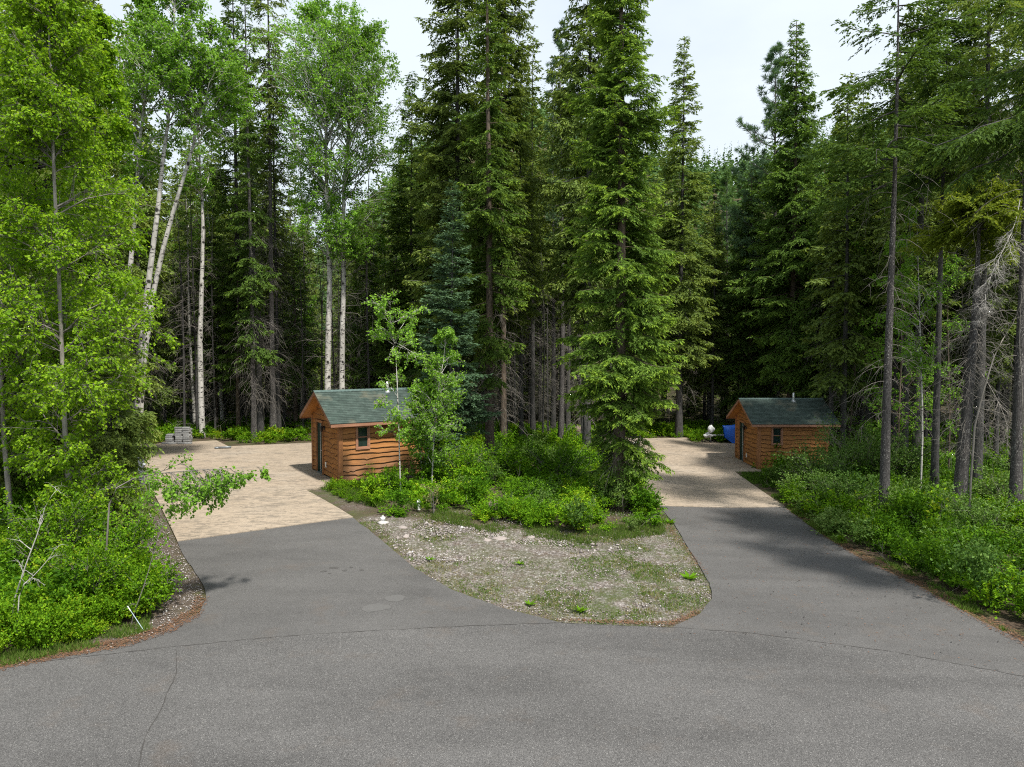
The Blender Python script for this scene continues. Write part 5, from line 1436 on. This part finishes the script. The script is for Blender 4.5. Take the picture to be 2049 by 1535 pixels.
rng = np.random.default_rng(77)
placed = []
def free(x, y, dmin):
    for (a, b) in placed:
        if (a - x) ** 2 + (b - y) ** 2 < dmin * dmin: return False
    return True
for o in COL.objects:
    if o.parent is None and o.get('category') == 'tree': placed.append((o.location.x, o.location.y))
zones = [("dark spruce in the shaded forest behind the left pad and paver stacks", "spruces in the forest behind the left pad", 300, 620, 40),
         ("dark spruce in the shaded forest behind the centre group", "spruces in the forest behind the centre bed", 690, 1240, 34),
         ("dark spruce in the deep shade behind the right pad and boat", "spruces in the forest behind the right pad", 1250, 1640, 26),
         ("dark spruce in the shaded forest right of the right cabin", "spruces in the forest right of the right cabin", 1660, 2120, 44),
         ("dark spruce in the shade behind the bright birches", "spruces in the forest behind the birches", -120, 290, 22)]
for (lab, grp, xa, xb, cnt) in zones:
    k_ = 0; tries = 0
    while k_ < cnt and tries < 900:
        tries += 1
        lo, hi = (49, 68)
        if xa > 1600: lo, hi = (36, 60)
        if xb < 300: lo, hi = (34, 56)
        d = lo + (hi - lo) * rng.random() ** 1.2
        px = xa + (xb - xa) * rng.random()
        q = ground_of(px, d)
        if paved(np.array([q.x]), np.array([q.y]))[0] or not free(q.x, q.y, 1.9): continue
        if 1370 < px < 1520 and rng.random() < 0.45: continue
        v, hh = VAR[rng.integers(0, 6)]
        sc = 0.72 + 0.35 * rng.random()
        if 1375 < px < 1515:
            sc = min(sc, (zpix(440, d) - q.z) / hh)
        if 330 < px < 480: sc = min(sc, (zpix(300, d) - q.z) / hh)
        if 560 < px < 800: sc = min(sc, (zpix(430, d) - q.z) / hh)
        if 800 < px < 860: sc = min(sc, (zpix(300, d) - q.z) / hh)
        put(v, q, rng.random() * 6.28, sc, lab, grp)
        placed.append((q.x, q.y)); k_ += 1
tz_ = [("thin grey pole trunk with dead twigs behind the left pad", "thin pole trunks behind the left pad", 310, 620, 30, 43, 56),
       ("thin grey pole trunk with dead twigs behind the left cabin", "thin pole trunks behind the left cabin", 640, 900, 18, 41, 54),
       ("thin grey pole trunk with dead twigs in the centre shade", "thin pole trunks in the centre shade", 940, 1240, 22, 40, 56),
       ("thin grey pole trunk with dead twigs right of the right cabin", "thin pole trunks right of the right cabin", 1690, 2049, 3, 36, 46)]
for (lab, grp, xa, xb, cnt, lo, hi) in tz_:
    k_ = 0; tries = 0
    while k_ < cnt and tries < 600:
        tries += 1
        d = lo + (hi - lo) * rng.random(); px = xa + (xb - xa) * rng.random(); q = ground_of(px, d)
        if paved(np.array([q.x]), np.array([q.y]))[0] or not free(q.x, q.y, 0.9): continue
        put(thin[rng.integers(0, 3)], q, rng.random() * 6.28, 0.7 + 0.4 * rng.random(), lab, grp, "young_spruce")
        placed.append((q.x, q.y)); k_ += 1

# trees just outside the picture on the right that shade the right-hand side (real neighbours, seen from a step aside)
def merge_tr(g, arr, pos, rz, sc, mi=0, tshift=0.0):
    V, Q, T, qt, tt = arr
    c, s = math.cos(rz), math.sin(rz)
    R_ = np.array([[c, -s, 0], [s, c, 0], [0, 0, 1]])
    V2 = (V * np.array(sc)) @ R_.T + np.array(pos)
    if len(Q): g.add(V2, Q, np.clip(qt + tshift, 0, 1), mi)

# deep wood that reads as one mass
cheap = []
for i in range(3):
    a = conifer_arrays(300 + i, 22, 3.5, 2.6, dens=5.5, sec=0.34, sh=0.26, sl=0.42, sw=0.20, tr=0.17, dead=0, gap=0.2, bright=0.2)
    cheap.append((a[0].arrays(), a[1].arrays()))
gf = Geo()
for k_ in range(150):
    x = -75 + 150 * rng.random(); y = 66 + 50 * rng.random()
    if abs((x / y) * FPX + W_ / 2 - 1450) < 75 and y > 60:
        sc = 0.48
    elif 560 < (x / y) * FPX + W_ / 2 < 830 or 320 < (x / y) * FPX + W_ / 2 < 480: sc = 0.62
    else: sc = 0.8 + 0.3 * rng.random()
    w, c = cheap[rng.integers(0, 3)]
    z = float(terr(x, y)) + float(hillz(np.array(x), np.array(y))); rz = rng.random() * 6.28
    merge_tr(gf, c, (x, y, z), rz, (sc,) * 3, 0); merge_tr(gf, w, (x, y, z), rz, (sc,) * 3, 1)
for k_ in range(420):
    x = -70 + 140 * rng.random(); y = 52 + 62 * rng.random() ** 1.3
    if paved(np.array([x]), np.array([y]))[0]: continue
    w, c = cheap[rng.integers(0, 3)]; sc = 0.16 + 0.2 * rng.random()
    merge_tr(gf, c, (x, y, float(terr(x, y)) + float(hillz(np.array(x), np.array(y))) - 0.6), rng.random() * 6.28, (sc * 1.5, sc * 1.5, sc), 0)
tag(link("forest", gf.mesh("forest", [M['needle_dark'], M['bark']])), "deep dark conifer wood closing the view behind the clearing", "forest", None, "stuff")
gh = Geo()
nh = 5200
ang = (-0.75 + 1.5 * rng.random(nh)); rr = 130 + 260 * rng.random(nh) ** 0.8
hx = rr * np.sin(ang); hy = rr * np.cos(ang); hz_ = terr(hx, hy) + hillz(hx, hy)
hh = 8 + 9 * rng.random(nh)
nk = 34
tt = (np.arange(nk)[None] + rng.random((nh, nk))) / nk
aa = rng.random((nh, nk)) * 6.28
ln = (0.17 * hh)[:, None] * (1.02 - tt) + 0.3
pos = np.stack([np.broadcast_to(hx[:, None], tt.shape), np.broadcast_to(hy[:, None], tt.shape), hz_[:, None] + hh[:, None] * (0.08 + 0.92 * tt)], -1).reshape(-1, 3)
dr = np.stack([np.cos(aa), np.sin(aa), np.full_like(aa, -0.35)], -1).reshape(-1, 3)
leaves(gh, rng, pos, dr, ln.ravel(), (ln * 0.8).ravel(), np.repeat(0.35 + 0.25 * rng.random(nh), nk), 0.8)
tag(link("hillside_forest", gh.mesh("hillside_forest", [M['needle_pale']])), "pale green conifers covering the far hillside", "forest", None, "stuff")

# ------------------------------------------------------------------ shrubs and ground cover
def shrub_arrays(seed, h, r, stems=9, leaf=0.055, n2=6, n3=5, nl=6, tintb=0.5, tintv=0.18, up=0.3):
    rng_ = np.random.default_rng(seed)
    wood = Geo(); crown = Geo()
    az = rng_.random(stems) * 6.28; sp = r * (0.3 + 0.75 * rng_.random(stems)); hh_ = h * (0.6 + 0.45 * rng_.random(stems))
    uu = np.linspace(0, 1, 6)[None]
    P1 = np.stack([np.cos(az)[:, None] * sp[:, None] * uu ** 1.2, np.sin(az)[:, None] * sp[:, None] * uu ** 1.2, hh_[:, None] * (1.15 * uu - 0.15 * uu ** 2) - 0.05], -1)
    P1 = P1 + rng_.standard_normal(P1.shape) * 0.03 * h * uu[..., None]
    L1 = np.sqrt(sp ** 2 + hh_ ** 2)
    tubes(wood, P1, np.full((stems, 1), 0.008 + 0.004 * h) * (1 - 0.7 * uu), 3)
    p2, L2, _, _ = spawn(rng_, P1, L1, n2, 0.2, 1.0, 0.8, 0.25, lambda pl, s: 0.30 * pl + 0.08, up=up, droop=0.15, K=4, jit=0.05)
    tubes(wood, p2, np.full((len(p2), 1), 0.004) * np.linspace(1, .5, 4)[None], 3)
    p3, L3, _, _ = spawn(rng_, p2, L2, n3, 0.25, 1.0, 0.7, 0.25, lambda pl, s: 0.45 * pl + 0.05, up=0.1, K=3)
    ap = np.concatenate([p3, p2[:, [0, 2, 3]]])
    idx = np.repeat(np.arange(len(ap)), nl); m = len(idx)
    s = 0.15 + 0.85 * rng_.random(m); pos, tan = interp(ap, idx, s)
    rd = rng_.standard_normal((m, 3)); d = tan * 0.5 + nrm(rd) * 0.8; d[:, 2] -= 0.1
    sz = leaf * (0.65 + 0.65 * rng_.random(m)); bt = rng_.standard_normal(len(ap)) * tintv * 0.6
    leaves(crown, rng_, pos, d, sz, sz * 0.62, tintb + bt[idx] + tintv * rng_.standard_normal(m), 0.7)
    return wood, crown

# templates for the carpet of low growth
T_low = [shrub_arrays(400 + i, 0.42, 0.42, 8, 0.06, 5, 4, 5, 0.5, 0.17)[1].arrays() for i in range(4)]
T_mid = [shrub_arrays(410 + i, 0.85, 0.55, 10, 0.06, 6, 4, 5, 0.48, 0.18)[1].arrays() for i in range(4)]
T_broad = [shrub_arrays(420 + i, 0.8, 0.5, 7, 0.11, 5, 3, 4, 0.55, 0.15)[1].arrays() for i in range(3)]
T_far = [shrub_arrays(430 + i, 0.45, 0.6, 7, 0.11, 4, 3, 4, 0.52, 0.17)[1].arrays() for i in range(4)]
T_yel = [shrub_arrays(440 + i, 0.7, 0.4, 6, 0.05, 5, 4, 6, 0.88, 0.1)[1].arrays() for i in range(2)]

def carpet(name, label, poly, n, temps, smin, smax, mat='shrub', seed=0, hvar=1.0, dens_scale=0.3, shiftv=0.12, bias=0.0):
    rng_ = np.random.default_rng(seed)
    xs = [p.x for p in poly]; ys = [p.y for p in poly]
    g = Geo(); c = 0
    while c < n:
        x = xs_ = min(xs) + (max(xs) - min(xs)) * rng_.random(200); y = min(ys) + (max(ys) - min(ys)) * rng_.random(200)
        ok = inpoly(x, y, poly) & ~paved(x, y) & ~paved(x + 0.12, y) & ~paved(x - 0.12, y) & ~paved(x, y - 0.15) & ~paved(x, y + 0.15)
        for a, b in zip(x[ok], y[ok]):
            inside = False
            for (sh, rz) in ((SHED_L, math.atan2(vs_.y, vs_.x)), (SHED_R, 0.0)):
                dx, dy = a - sh.x, b - sh.y
                lx = dx * math.cos(rz) + dy * math.sin(rz); ly = -dx * math.sin(rz) + dy * math.cos(rz)
                if -0.1 < lx < 3.6 and -0.3 < ly < 3.7: inside = True
            if inside: continue
            hf = float(fbm(np.array(a * 0.7), np.array(b * 0.7), seed + 3))
            sc = (smin + (smax - smin) * rng_.random()) * (0.62 + 0.8 * hf)
            t = temps[rng_.integers(0, len(temps))]
            sh_ = (float(fbm(np.array(a * 0.45), np.array(b * 0.45), seed + 7)) - 0.5) * 0.7 + rng_.standard_normal() * shiftv * 0.5 + bias
            merge_tr(g, t, (a, b, float(terr(a, b))), rng_.random() * 6.28, (sc, sc, sc * hvar * (0.8 + 0.4 * rng_.random())), 0, sh_)
            c += 1
            if c >= n: break
    return tag(link(name, g.mesh(name, [M[mat]])), label, "undergrowth", None, "stuff")

VL = P((-260, 1400), (0, 1312), (120, 1290), (215, 1262), (300, 1225), (322, 1204), (262, 1168), (172, 1146), (192, 1100), (238, 1062), (272, 1005), (275, 930), (262, 905), (100, 880), (-250, 900))
carpet("undergrowth", "bright green leafy undergrowth covering the left verge", VL, 470, T_low + T_mid + T_mid, 0.45, 1.3, 'shrub', 1, shiftv=0.3)
carpet("undergrowth", "big-leaved and yellow-green low plants along the left verge", VL, 110, T_broad + T_yel, 0.45, 0.9, 'shrub', 2)
carpet("undergrowth", "bright yellow-green low plants at the front of the left verge", P((-60, 1338), (0, 1322), (120, 1298), (215, 1268), (300, 1232), (335, 1195), (290, 1150), (200, 1120), (-80, 1120)), 330, T_low + T_mid + T_yel[:1], 0.5, 0.95, 'shrub', 21)
CB = P((735, 1000), (760, 1026), (800, 1036), (870, 1030), (905, 1015), (960, 1048), (1060, 1056), (1180, 1076), (1245, 1068), (1308, 1058), (1300, 1010), (1260, 960), (1215, 920), (1000, 905), (860, 945), (842, 968))
carpet("undergrowth", "bright green shrubs filling the centre bed under the spruces", CB, 400, T_low + T_mid, 0.42, 1.25, 'shrub', 3, shiftv=0.3, bias=-0.06, hvar=0.82)
carpet("undergrowth", "small-leaved grey-green plants mixed into the centre bed", CB, 40, T_mid, 0.4, 1.2, 'willow', 31, shiftv=0.3)
carpet("undergrowth", "small-leaved grey-green plants mixed into the left verge", VL, 110, T_mid + T_low, 0.5, 1.3, 'willow', 32, shiftv=0.3)
def sticks(name, label, poly, n, seed, mat='deadtwig'):
    rng_ = np.random.default_rng(seed); xs = [p.x for p in poly]; ys = [p.y for p in poly]; pts = []
    while len(pts) < n:
        x = min(xs) + (max(xs) - min(xs)) * rng_.random(); y = min(ys) + (max(ys) - min(ys)) * rng_.random()
        if inpoly(np.array([x]), np.array([y]), poly)[0] and not paved(np.array([x]), np.array([y]))[0]: pts.append((x, y))
    p = np.array(pts); h_ = 0.45 + 0.75 * rng_.random(n); d = rng_.standard_normal((n, 3)) * 0.5; d[:, 2] = 1; d = nrm(d)
    uu = np.linspace(0, 1, 5)[None, :, None]
    base_ = np.stack([p[:, 0], p[:, 1], terr(p[:, 0], p[:, 1])], -1)
    pa = base_[:, None] + d[:, None] * h_[:, None, None] * uu + rng_.standard_normal((n, 5, 3)) * 0.03
    g = Geo(); tubes(g, pa, np.full((n, 1), 0.006) * np.linspace(1, .4, 5)[None], 3)
    c_, _, _, _ = spawn(rng_, pa, h_, 4, 0.4, 1, 0.7, 0.2, lambda pl, s: 0.35 * pl, K=3)
    tubes(g, c_, np.full((len(c_), 1), 0.003) * np.linspace(1, .4, 3)[None], 3)
    tag(link(name, g.mesh(name, [M[mat]])), label, "twigs", None, "stuff")
CB2 = P((650, 982), (720, 1010), (760, 1020), (760, 985), (690, 972))
carpet("undergrowth", "low weeds along the left cabin's concrete base", CB2, 26, T_low, 0.35, 0.7, 'shrub', 4)
VR = P((1500, 950), (1585, 1012), (1660, 1072), (1730, 1112), (1830, 1158), (1950, 1222), (2049, 1268), (2300, 1380), (2500, 1300), (2300, 1000), (2049, 950), (1800, 930), (1680, 935), (1560, 950))
carpet("undergrowth", "dense green undergrowth along the right driveway", VR, 520, T_low + T_mid + T_mid, 0.42, 1.3, 'shrub', 5, shiftv=0.3, bias=-0.14)
carpet("undergrowth", "maple-like big-leaved seedlings in the right verge", VR, 80, T_broad, 0.55, 1.0, 'shrub', 6)
carpet("undergrowth", "small-leaved grey-green plants mixed into the right verge", VR, 150, T_mid, 0.5, 1.3, 'willow', 33, shiftv=0.3)
sticks("dead_stems", "bare dead stems poking out of the left verge growth", VL, 90, 1)
sticks("dead_stems", "bare dead stems poking out of the right verge growth", VR, 120, 2)
sticks("dead_stems", "bare dead stems poking out of the centre bed", CB, 60, 3)
FL = P((250, 905), (300, 893), (433, 882), (457, 892), (617, 885), (640, 862), (600, 842), (480, 838), (300, 840), (100, 850), (80, 880))
carpet("undergrowth", "light green forest-floor herbs behind the left pad", FL, 480, T_far + T_low, 0.35, 1.15, 'shrub', 7, shiftv=0.3)
FC = P((860, 945), (1000, 905), (1215, 915), (1230, 880), (1200, 868), (1150, 862), (1000, 858), (900, 870))
carpet("undergrowth", "yellow-green forest-floor herbs behind the centre bed", FC, 330, T_far, 0.6, 1.1, 'shrub', 8)
FR = P((1180, 876), (1371, 876), (1391, 888), (1500, 888), (1500, 870), (1400, 853), (1200, 856))
carpet("undergrowth", "green herbs along the back edge of the right pad", FR, 200, T_far, 0.6, 1.0, 'shrub', 9)
FRR = P((1660, 935), (1800, 930), (2049, 950), (2300, 960), (2200, 900), (2049, 870), (1700, 858), (1655, 900))
carpet("undergrowth", "shaded forest-floor herbs right of the right cabin", FRR, 420, T_far, 0.6, 1.15, 'shrub', 10)
FLL = P((-250, 900), (100, 880), (260, 905), (240, 870), (100, 850), (-200, 850))
carpet("undergrowth", "shaded forest-floor herbs behind the bright birches", FLL, 150, T_far, 0.7, 1.2, 'shrub', 12)

# shrubs one can tell apart
def shrub(px, py, depth, h, r, label, mat='shrub', seed=1, name="shrub", stems=14, leaf=0.06, n2=8, n3=5, nl=6, tintb=0.5, **kw):
    q = gz(px_at(px, py, depth)) if depth else gz(at(px, py))
    a = shrub_arrays(seed, h, r, stems, leaf, n2, n3, nl, tintb, **kw)
    return plant(name, label, "shrub", q, a, [M[mat]], [M['deadtwig']], trunk_name="stems", crown_name="foliage")
shrub(1725, 985, 31, 2.5, 1.8, "tall grey-green willow shrub right of the right cabin", 'willow', 501, stems=36, leaf=0.075, n2=10, n3=5, nl=6, tintb=0.5)
shrub(1640, 1000, 29.5, 1.8, 1.3, "grey-green willow shrub in front of the right cabin's corner", 'willow', 502, stems=30, leaf=0.075, n2=10, n3=5, nl=6, tintb=0.55)
shrub(1690, 1040, 26.5, 1.3, 1.3, "lower willow shrub beside the edge of the right driveway", 'willow', 503, stems=26, leaf=0.07, n2=9, n3=5, nl=6, tintb=0.5)
shrub(1795, 965, 30, 2.1, 1.3, "willow shrub behind the tall flecked trunk", 'willow', 504, stems=24, leaf=0.075, n2=9, n3=5, nl=6, tintb=0.45)
shrub(1546, 945, 35.8, 1.25, 0.42, "small dark bush growing against the right cabin's wall", 'shrub', 505, stems=9, leaf=0.09, n2=7, n3=4, nl=5, tintb=0.35)
shrub(1965, 1085, 21.5, 1.5, 1.1, "pale olive shrub at the foot of the leaning trunk", 'willow', 506, stems=24, leaf=0.065, n2=9, n3=5, nl=6, tintb=0.62)
shrub(1870, 1090, 22.5, 1.3, 0.8, "light green maple sapling between the right-hand trunks", 'shrub', 507, stems=8, leaf=0.14, n2=6, n3=3, nl=5, tintb=0.62)
shrub(2020, 960, 25, 1.7, 0.9, "pale flowering shrub behind the right edge trunk", 'willow', 508, stems=18, leaf=0.07, n2=9, n3=5, nl=6, tintb=0.75)
shrub(775, 1005, 25.0, 0.8, 0.7, "rounded dark green bush beneath the slender young aspen", 'shrub', 509, stems=22, leaf=0.06, n2=9, n3=5, nl=6, tintb=0.42)
shrub(1110, 940, 30, 1.5, 1.5, "dark green leafy shrub left of the big spruce", 'shrub', 510, stems=26, leaf=0.07, n2=9, n3=5, nl=6, tintb=0.25)
shrub(1000, 940, 29, 1.4, 1.3, "green shrub at the foot of the centre trunks", 'shrub', 511, stems=24, leaf=0.07, n2=9, n3=5, nl=6, tintb=0.4)
shrub(920, 960, 27.5, 1.6, 1.1, "leafy shrub beside the fuller young aspen", 'shrub', 512, stems=22, leaf=0.07, n2=9, n3=5, nl=6, tintb=0.5)
shrub(868, 1040, 22.6, 0.85, 0.25, "small reddish brown half-dead sapling at the gravel edge", 'grass', 513, stems=6, leaf=0.05, n2=6, n3=3, nl=3, tintb=0.86)
shrub(300, 1215, 14.6, 0.75, 0.55, "dark green bush at the edge of the left verge beside the stake", 'shrub', 514, stems=18, leaf=0.055, n2=8, n3=5, nl=6, tintb=0.5)
shrub(140, 1160, 15.2, 1.15, 0.5, "yellow-leaved bush in the middle of the left verge", 'shrub', 515, stems=10, leaf=0.05, n2=8, n3=4, nl=6, tintb=0.9)
shrub(240, 1060, 16.5, 1.5, 0.9, "tall leafy bush below the bent sapling", 'shrub', 516, stems=20, leaf=0.06, n2=9, n3=5, nl=6, tintb=0.45)
shrub(120, 1165, 15.8, 2.0, 1.0, "tall bright bush hiding the foot of the big bright birch", 'shrub', 519, stems=26, leaf=0.065, n2=10, n3=5, nl=6, tintb=0.52)
shrub(190, 1120, 14.6, 1.3, 0.75, "leafy green bush in front of the bent sapling's stem", 'shrub', 518, stems=20, leaf=0.06, n2=9, n3=5, nl=6, tintb=0.5)
shrub(100, 1050, 16.8, 1.6, 1.0, "tall leafy bush at the foot of the bright birch", 'shrub', 517, stems=22, leaf=0.06, n2=9, n3=5, nl=6, tintb=0.42)
# broad-leaved rosettes in the gravel
def rosette(px, py, label, seed, s=0.22):
    rng_ = np.random.default_rng(seed); q = gz(at(px, py), 0.01)
    n = 11; a = np.arange(n) * 2.4; g = Geo()
    d = np.stack([np.cos(a), np.sin(a), 0.25 + 0.5 * np.linspace(0, 1, n)], -1)
    pos = np.zeros((n, 3)); pos[:, 2] = 0.01
    leaves(g, rng_, pos, d, s * (0.7 + 0.5 * rng_.random(n)), s * 0.36, 0.5 + 0.1 * rng_.standard_normal(n), 2.0)
    tag(link("mullein_plant", g.mesh("mullein_plant", [M['shrub']]), None, q), label, "weed")
rosette(1380, 1160, "pale green rosette weed at the right edge of the gravel island", 1, 0.26)
rosette(1160, 1225, "pale green rosette weed at the front of the gravel island", 2, 0.24)
rosette(1340, 1048, "upright green weed at the corner of the right pad", 3, 0.3)
rosette(1060, 1212, "small pale weed by the left drive's curved edge", 4, 0.16)
rosette(860, 1122, "tiny weed in the gravel beside the left drive", 5, 0.16)
rosette(1040, 1130, "tiny weed in the middle of the gravel island", 6, 0.14)

# grass, loose stones, needle litter
def grass(name, label, poly, n, hmin, hmax, tb, seed, patchy=0.5):
    rng_ = np.random.default_rng(seed); xs = [p.x for p in poly]; ys = [p.y for p in poly]
    X_, Y_ = [], []
    c = 0
    while c < n:
        x = min(xs) + (max(xs) - min(xs)) * rng_.random(4000); y = min(ys) + (max(ys) - min(ys)) * rng_.random(4000)
        ok = inpoly(x, y, poly) & ~paved(x, y) & (fbm(x * 1.1, y * 1.1, seed) + 0.25 * (vnoise(x * 5, y * 5, seed) - 0.5) > patchy)
        X_.append(x[ok]); Y_.append(y[ok]); c += ok.sum()
        if len(X_) > 400: break
    x = np.concatenate(X_)[:n]; y = np.concatenate(Y_)[:n]; m = len(x)
    k_ = 5
    x = np.repeat(x, k_) + 0.03 * rng_.standard_normal(m * k_); y = np.repeat(y, k_) + 0.03 * rng_.standard_normal(m * k_); m *= k_
    pos = np.stack([x, y, terr(x, y) - 0.02], -1)
    d = rng_.standard_normal((m, 3)) * 0.45; d[:, 2] = 1
    g = Geo(); hh_ = hmin + (hmax - hmin) * rng_.random(m)
    leaves(g, rng_, pos, d, hh_, 0.012 + 0 * hh_, tb + 0.16 * rng_.standard_normal(m), 0.0)
    tag(link(name, g.mesh(name, [M['grass']])), label, "grass", None, "stuff")
grass("grass", "patchy low grass and moss on the gravel island", ISLAND, 7000, 0.03, 0.10, 0.50, 1, 0.53)
grass("grass", "dry straw-coloured grass over the gravel island", ISLAND, 6000, 0.03, 0.09, 0.86, 2, 0.45)
grass("grass", "tall fresh grass beside the left cabin's base", P((640, 980), (720, 1012), (770, 1020), (770, 985), (690, 970)), 900, 0.12, 0.32, 0.45, 3, 0.35)
grass("grass", "grass fringe along the front of the centre bed", P((860, 1040), (990, 1070), (1180, 1090), (1330, 1070), (1330, 1040), (1180, 1060), (990, 1045), (870, 1020)), 2600, 0.06, 0.2, 0.5, 4, 0.4)
grass("grass", "green grass strip beside the right pad", P((1470, 946), (1580, 1015), (1600, 1010), (1530, 955), (1519, 946)), 1500, 0.06, 0.18, 0.3, 5, 0.3)
grass("grass", "thin grass along the right driveway edge", P((1571, 1016), (1640, 1066), (1720, 1116), (1830, 1168), (1950, 1236), (2049, 1285), (2049, 1262), (1950, 1215), (1830, 1150), (1720, 1100), (1600, 1010)), 2200, 0.05, 0.16, 0.5, 6, 0.5)
grass("grass", "thin grass along the left road edge", P((0, 1336), (120, 1310), (250, 1285), (300, 1262), (300, 1235), (200, 1262), (0, 1310)), 1100, 0.05, 0.16, 0.5, 7, 0.5)

def stones(name, label, poly, n, smin, smax, seed, pw=3.0, thr=0.35):
    rng_ = np.random.default_rng(seed); xs = [p.x for p in poly]; ys = [p.y for p in poly]
    X_, Y_ = [], []; c = 0
    while c < n:
        x = min(xs) + (max(xs) - min(xs)) * rng_.random(8000); y = min(ys) + (max(ys) - min(ys)) * rng_.random(8000)
        ok = inpoly(x, y, poly) & ~paved(x, y) & (fbm(x * 0.9, y * 0.9, seed + 40) + 0.3 * (rng_.random(8000) - 0.5) > thr)
        X_.append(x[ok]); Y_.append(y[ok]); c += ok.sum()
    x = np.concatenate(X_)[:n]; y = np.concatenate(Y_)[:n]
    s = smin + (smax - smin) * rng_.random(n) ** pw
    oct_ = np.array([(1, 0, 0), (0, 1, 0), (-1, 0, 0), (0, -1, 0), (0, 0, 1), (0, 0, -1)], float)
    V = oct_[None] * (0.6 + 0.6 * rng_.random((n, 6, 1)))
    V = V * s[:, None, None] * np.stack([np.ones(n), 0.6 + 0.5 * rng_.random(n), 0.35 + 0.35 * rng_.random(n)], -1)[:, None]
    a = rng_.random(n) * 6.28; ca, sa = np.cos(a), np.sin(a)
    V = np.stack([V[..., 0] * ca[:, None] - V[..., 1] * sa[:, None], V[..., 0] * sa[:, None] + V[..., 1] * ca[:, None], V[..., 2]], -1)
    V = V + np.stack([x, y, terr(x, y) + 0.012], -1)[:, None]
    tri = np.array([(0, 1, 4), (1, 2, 4), (2, 3, 4), (3, 0, 4), (1, 0, 5), (2, 1, 5), (3, 2, 5), (0, 3, 5)])
    F = (np.arange(n) * 6)[:, None, None] + tri[None]
    g = Geo(); g.add(V, F.reshape(-1, 3), np.repeat(np.clip(0.5 + 0.24 * rng_.standard_normal(n), 0, 1), 8))
    tag(link(name, g.mesh(name, [M['stone']])), label, "gravel", None, "stuff")
stones("gravel", "pinkish white crushed gravel on the island between the drives", ISLAND, 9000, 0.010, 0.034, 1, 1.8, 0.50)
stones("gravel", "pale grey crushed rock at the back of the gravel island", P((735, 1050), (830, 1125), (960, 1125), (1090, 1110), (1150, 1085), (1080, 1066), (980, 1062), (870, 1050), (790, 1042)), 5200, 0.012, 0.045, 9, 2.0, 0.40)
stones("gravel", "larger pale stones scattered on the gravel island", P((720, 1038), (830, 1130), (1000, 1110), (1120, 1120), (1300, 1100), (1180, 1080), (990, 1062), (850, 1040)), 420, 0.03, 0.10, 2, 2.5, 0.3)
stones("gravel", "light gravel along the curved edge of the left drive", VERGE, 2600, 0.010, 0.035, 3, 2.0, 0.42)
def flecks(name, label, poly, n, seed, mat, lmin=0.04, lmax=0.11, w=0.008, on_paving=False, off=0.02):
    rng_ = np.random.default_rng(seed); xs = [p.x for p in poly]; ys = [p.y for p in poly]
    X_, Y_ = [], []; c = 0
    while c < n:
        x = min(xs) + (max(xs) - min(xs)) * rng_.random(6000); y = min(ys) + (max(ys) - min(ys)) * rng_.random(6000)
        ok = inpoly(x, y, poly)
        X_.append(x[ok]); Y_.append(y[ok]); c += ok.sum()
    x = np.concatenate(X_)[:n]; y = np.concatenate(Y_)[:n]
    z = terr(x, y) + np.where(paved(x, y), 0.045, off)
    a = rng_.random(n) * 6.28
    d = np.stack([np.cos(a), np.sin(a), 0.15 * rng_.random(n)], -1)
    g = Geo(); leaves(g, rng_, np.stack([x, y, z], -1), d, lmin + (lmax - lmin) * rng_.random(n), w, 0.5, 3.0)
    tag(link(name, g.mesh(name, [M[mat]])), label, "litter", None, "stuff")
flecks("needle_litter", "reddish pine needles along the right driveway edge", P((1571, 1018), (1640, 1070), (1720, 1122), (1830, 1175), (1950, 1245), (2049, 1297), (2049, 1268), (1950, 1222), (1830, 1155), (1720, 1102), (1640, 1050), (1590, 1012)), 3800, 1, 'litter', 0.04, 0.12, 0.012)
flecks("needle_litter", "reddish pine needles along the left road edge", P((-100, 1372), (0, 1348), (120, 1322), (250, 1300), (345, 1268), (400, 1236), (415, 1200), (395, 1190), (380, 1222), (330, 1250), (240, 1280), (120, 1300), (-100, 1345)), 2800, 2, 'litter', 0.04, 0.12, 0.012)
flecks("needle_litter", "reddish pine needles beside the front corner of the right pad", P((1285, 965), (1300, 1010), (1345, 1058), (1395, 1120), (1420, 1160), (1385, 1120), (1335, 1060), (1322, 1016), (1290, 965)), 1100, 3, 'litter', 0.04, 0.12, 0.012)
flecks("needle_litter", "reddish needles along the gravel island's front edge", P((1110, 1240), (1200, 1248), (1350, 1252), (1400, 1228), (1395, 1222), (1340, 1246), (1200, 1242)), 700, 5, 'litter', 0.04, 0.12, 0.012)
flecks("pine_cones", "small dark cones and twigs lying on the right asphalt drive", DRIVE_R, 110, 7, 'tar', 0.04, 0.09, 0.03)
flecks("fallen_leaves", "scattered reddish needle bits on the right asphalt drive", DRIVE_R, 700, 8, 'litter', 0.03, 0.08, 0.012)
for i, (px, py, s_, lab) in enumerate(((766, 1048, 0.17, "flat white stone by the corner of the left pad"), (806, 1058, 0.14, "flat pinkish stone on the gravel behind the left drive"), (1000, 1080, 0.22, "large bluish grey flat stone in the gravel"), (1062, 1078, 0.12, "pale stone right of the large bluish flat one"), (975, 1084, 0.13, "grey flat stone left of the large bluish one"), (812, 1076, 0.11, "small pink stone near the left drive"))):
    rng_ = np.random.default_rng(60 + i)
    b = BM(); n = 9; prof = [(0.82, -0.03), (1.0, 0.02), (0.92, 0.05), (0.55, 0.07)]
    b.lathe([(r_ * s_, z_) for r_, z_ in prof], (0, 0, 0), n)
    for v in b.b.verts: v.co += Vector((rng_.normal() * s_ * 0.1, rng_.normal() * s_ * 0.1, rng_.normal() * 0.008))
    o = b.obj("rock", M['stone'], None, gz(at(px, py), 0.0), i * 1.3)
    at_ = o.data.attributes.new("tint", 'FLOAT', 'FACE'); at_.data.foreach_set("value", np.full(len(o.data.polygons), 0.9 if i == 0 else 0.6, np.float32))
    tag(o, lab, "stone")
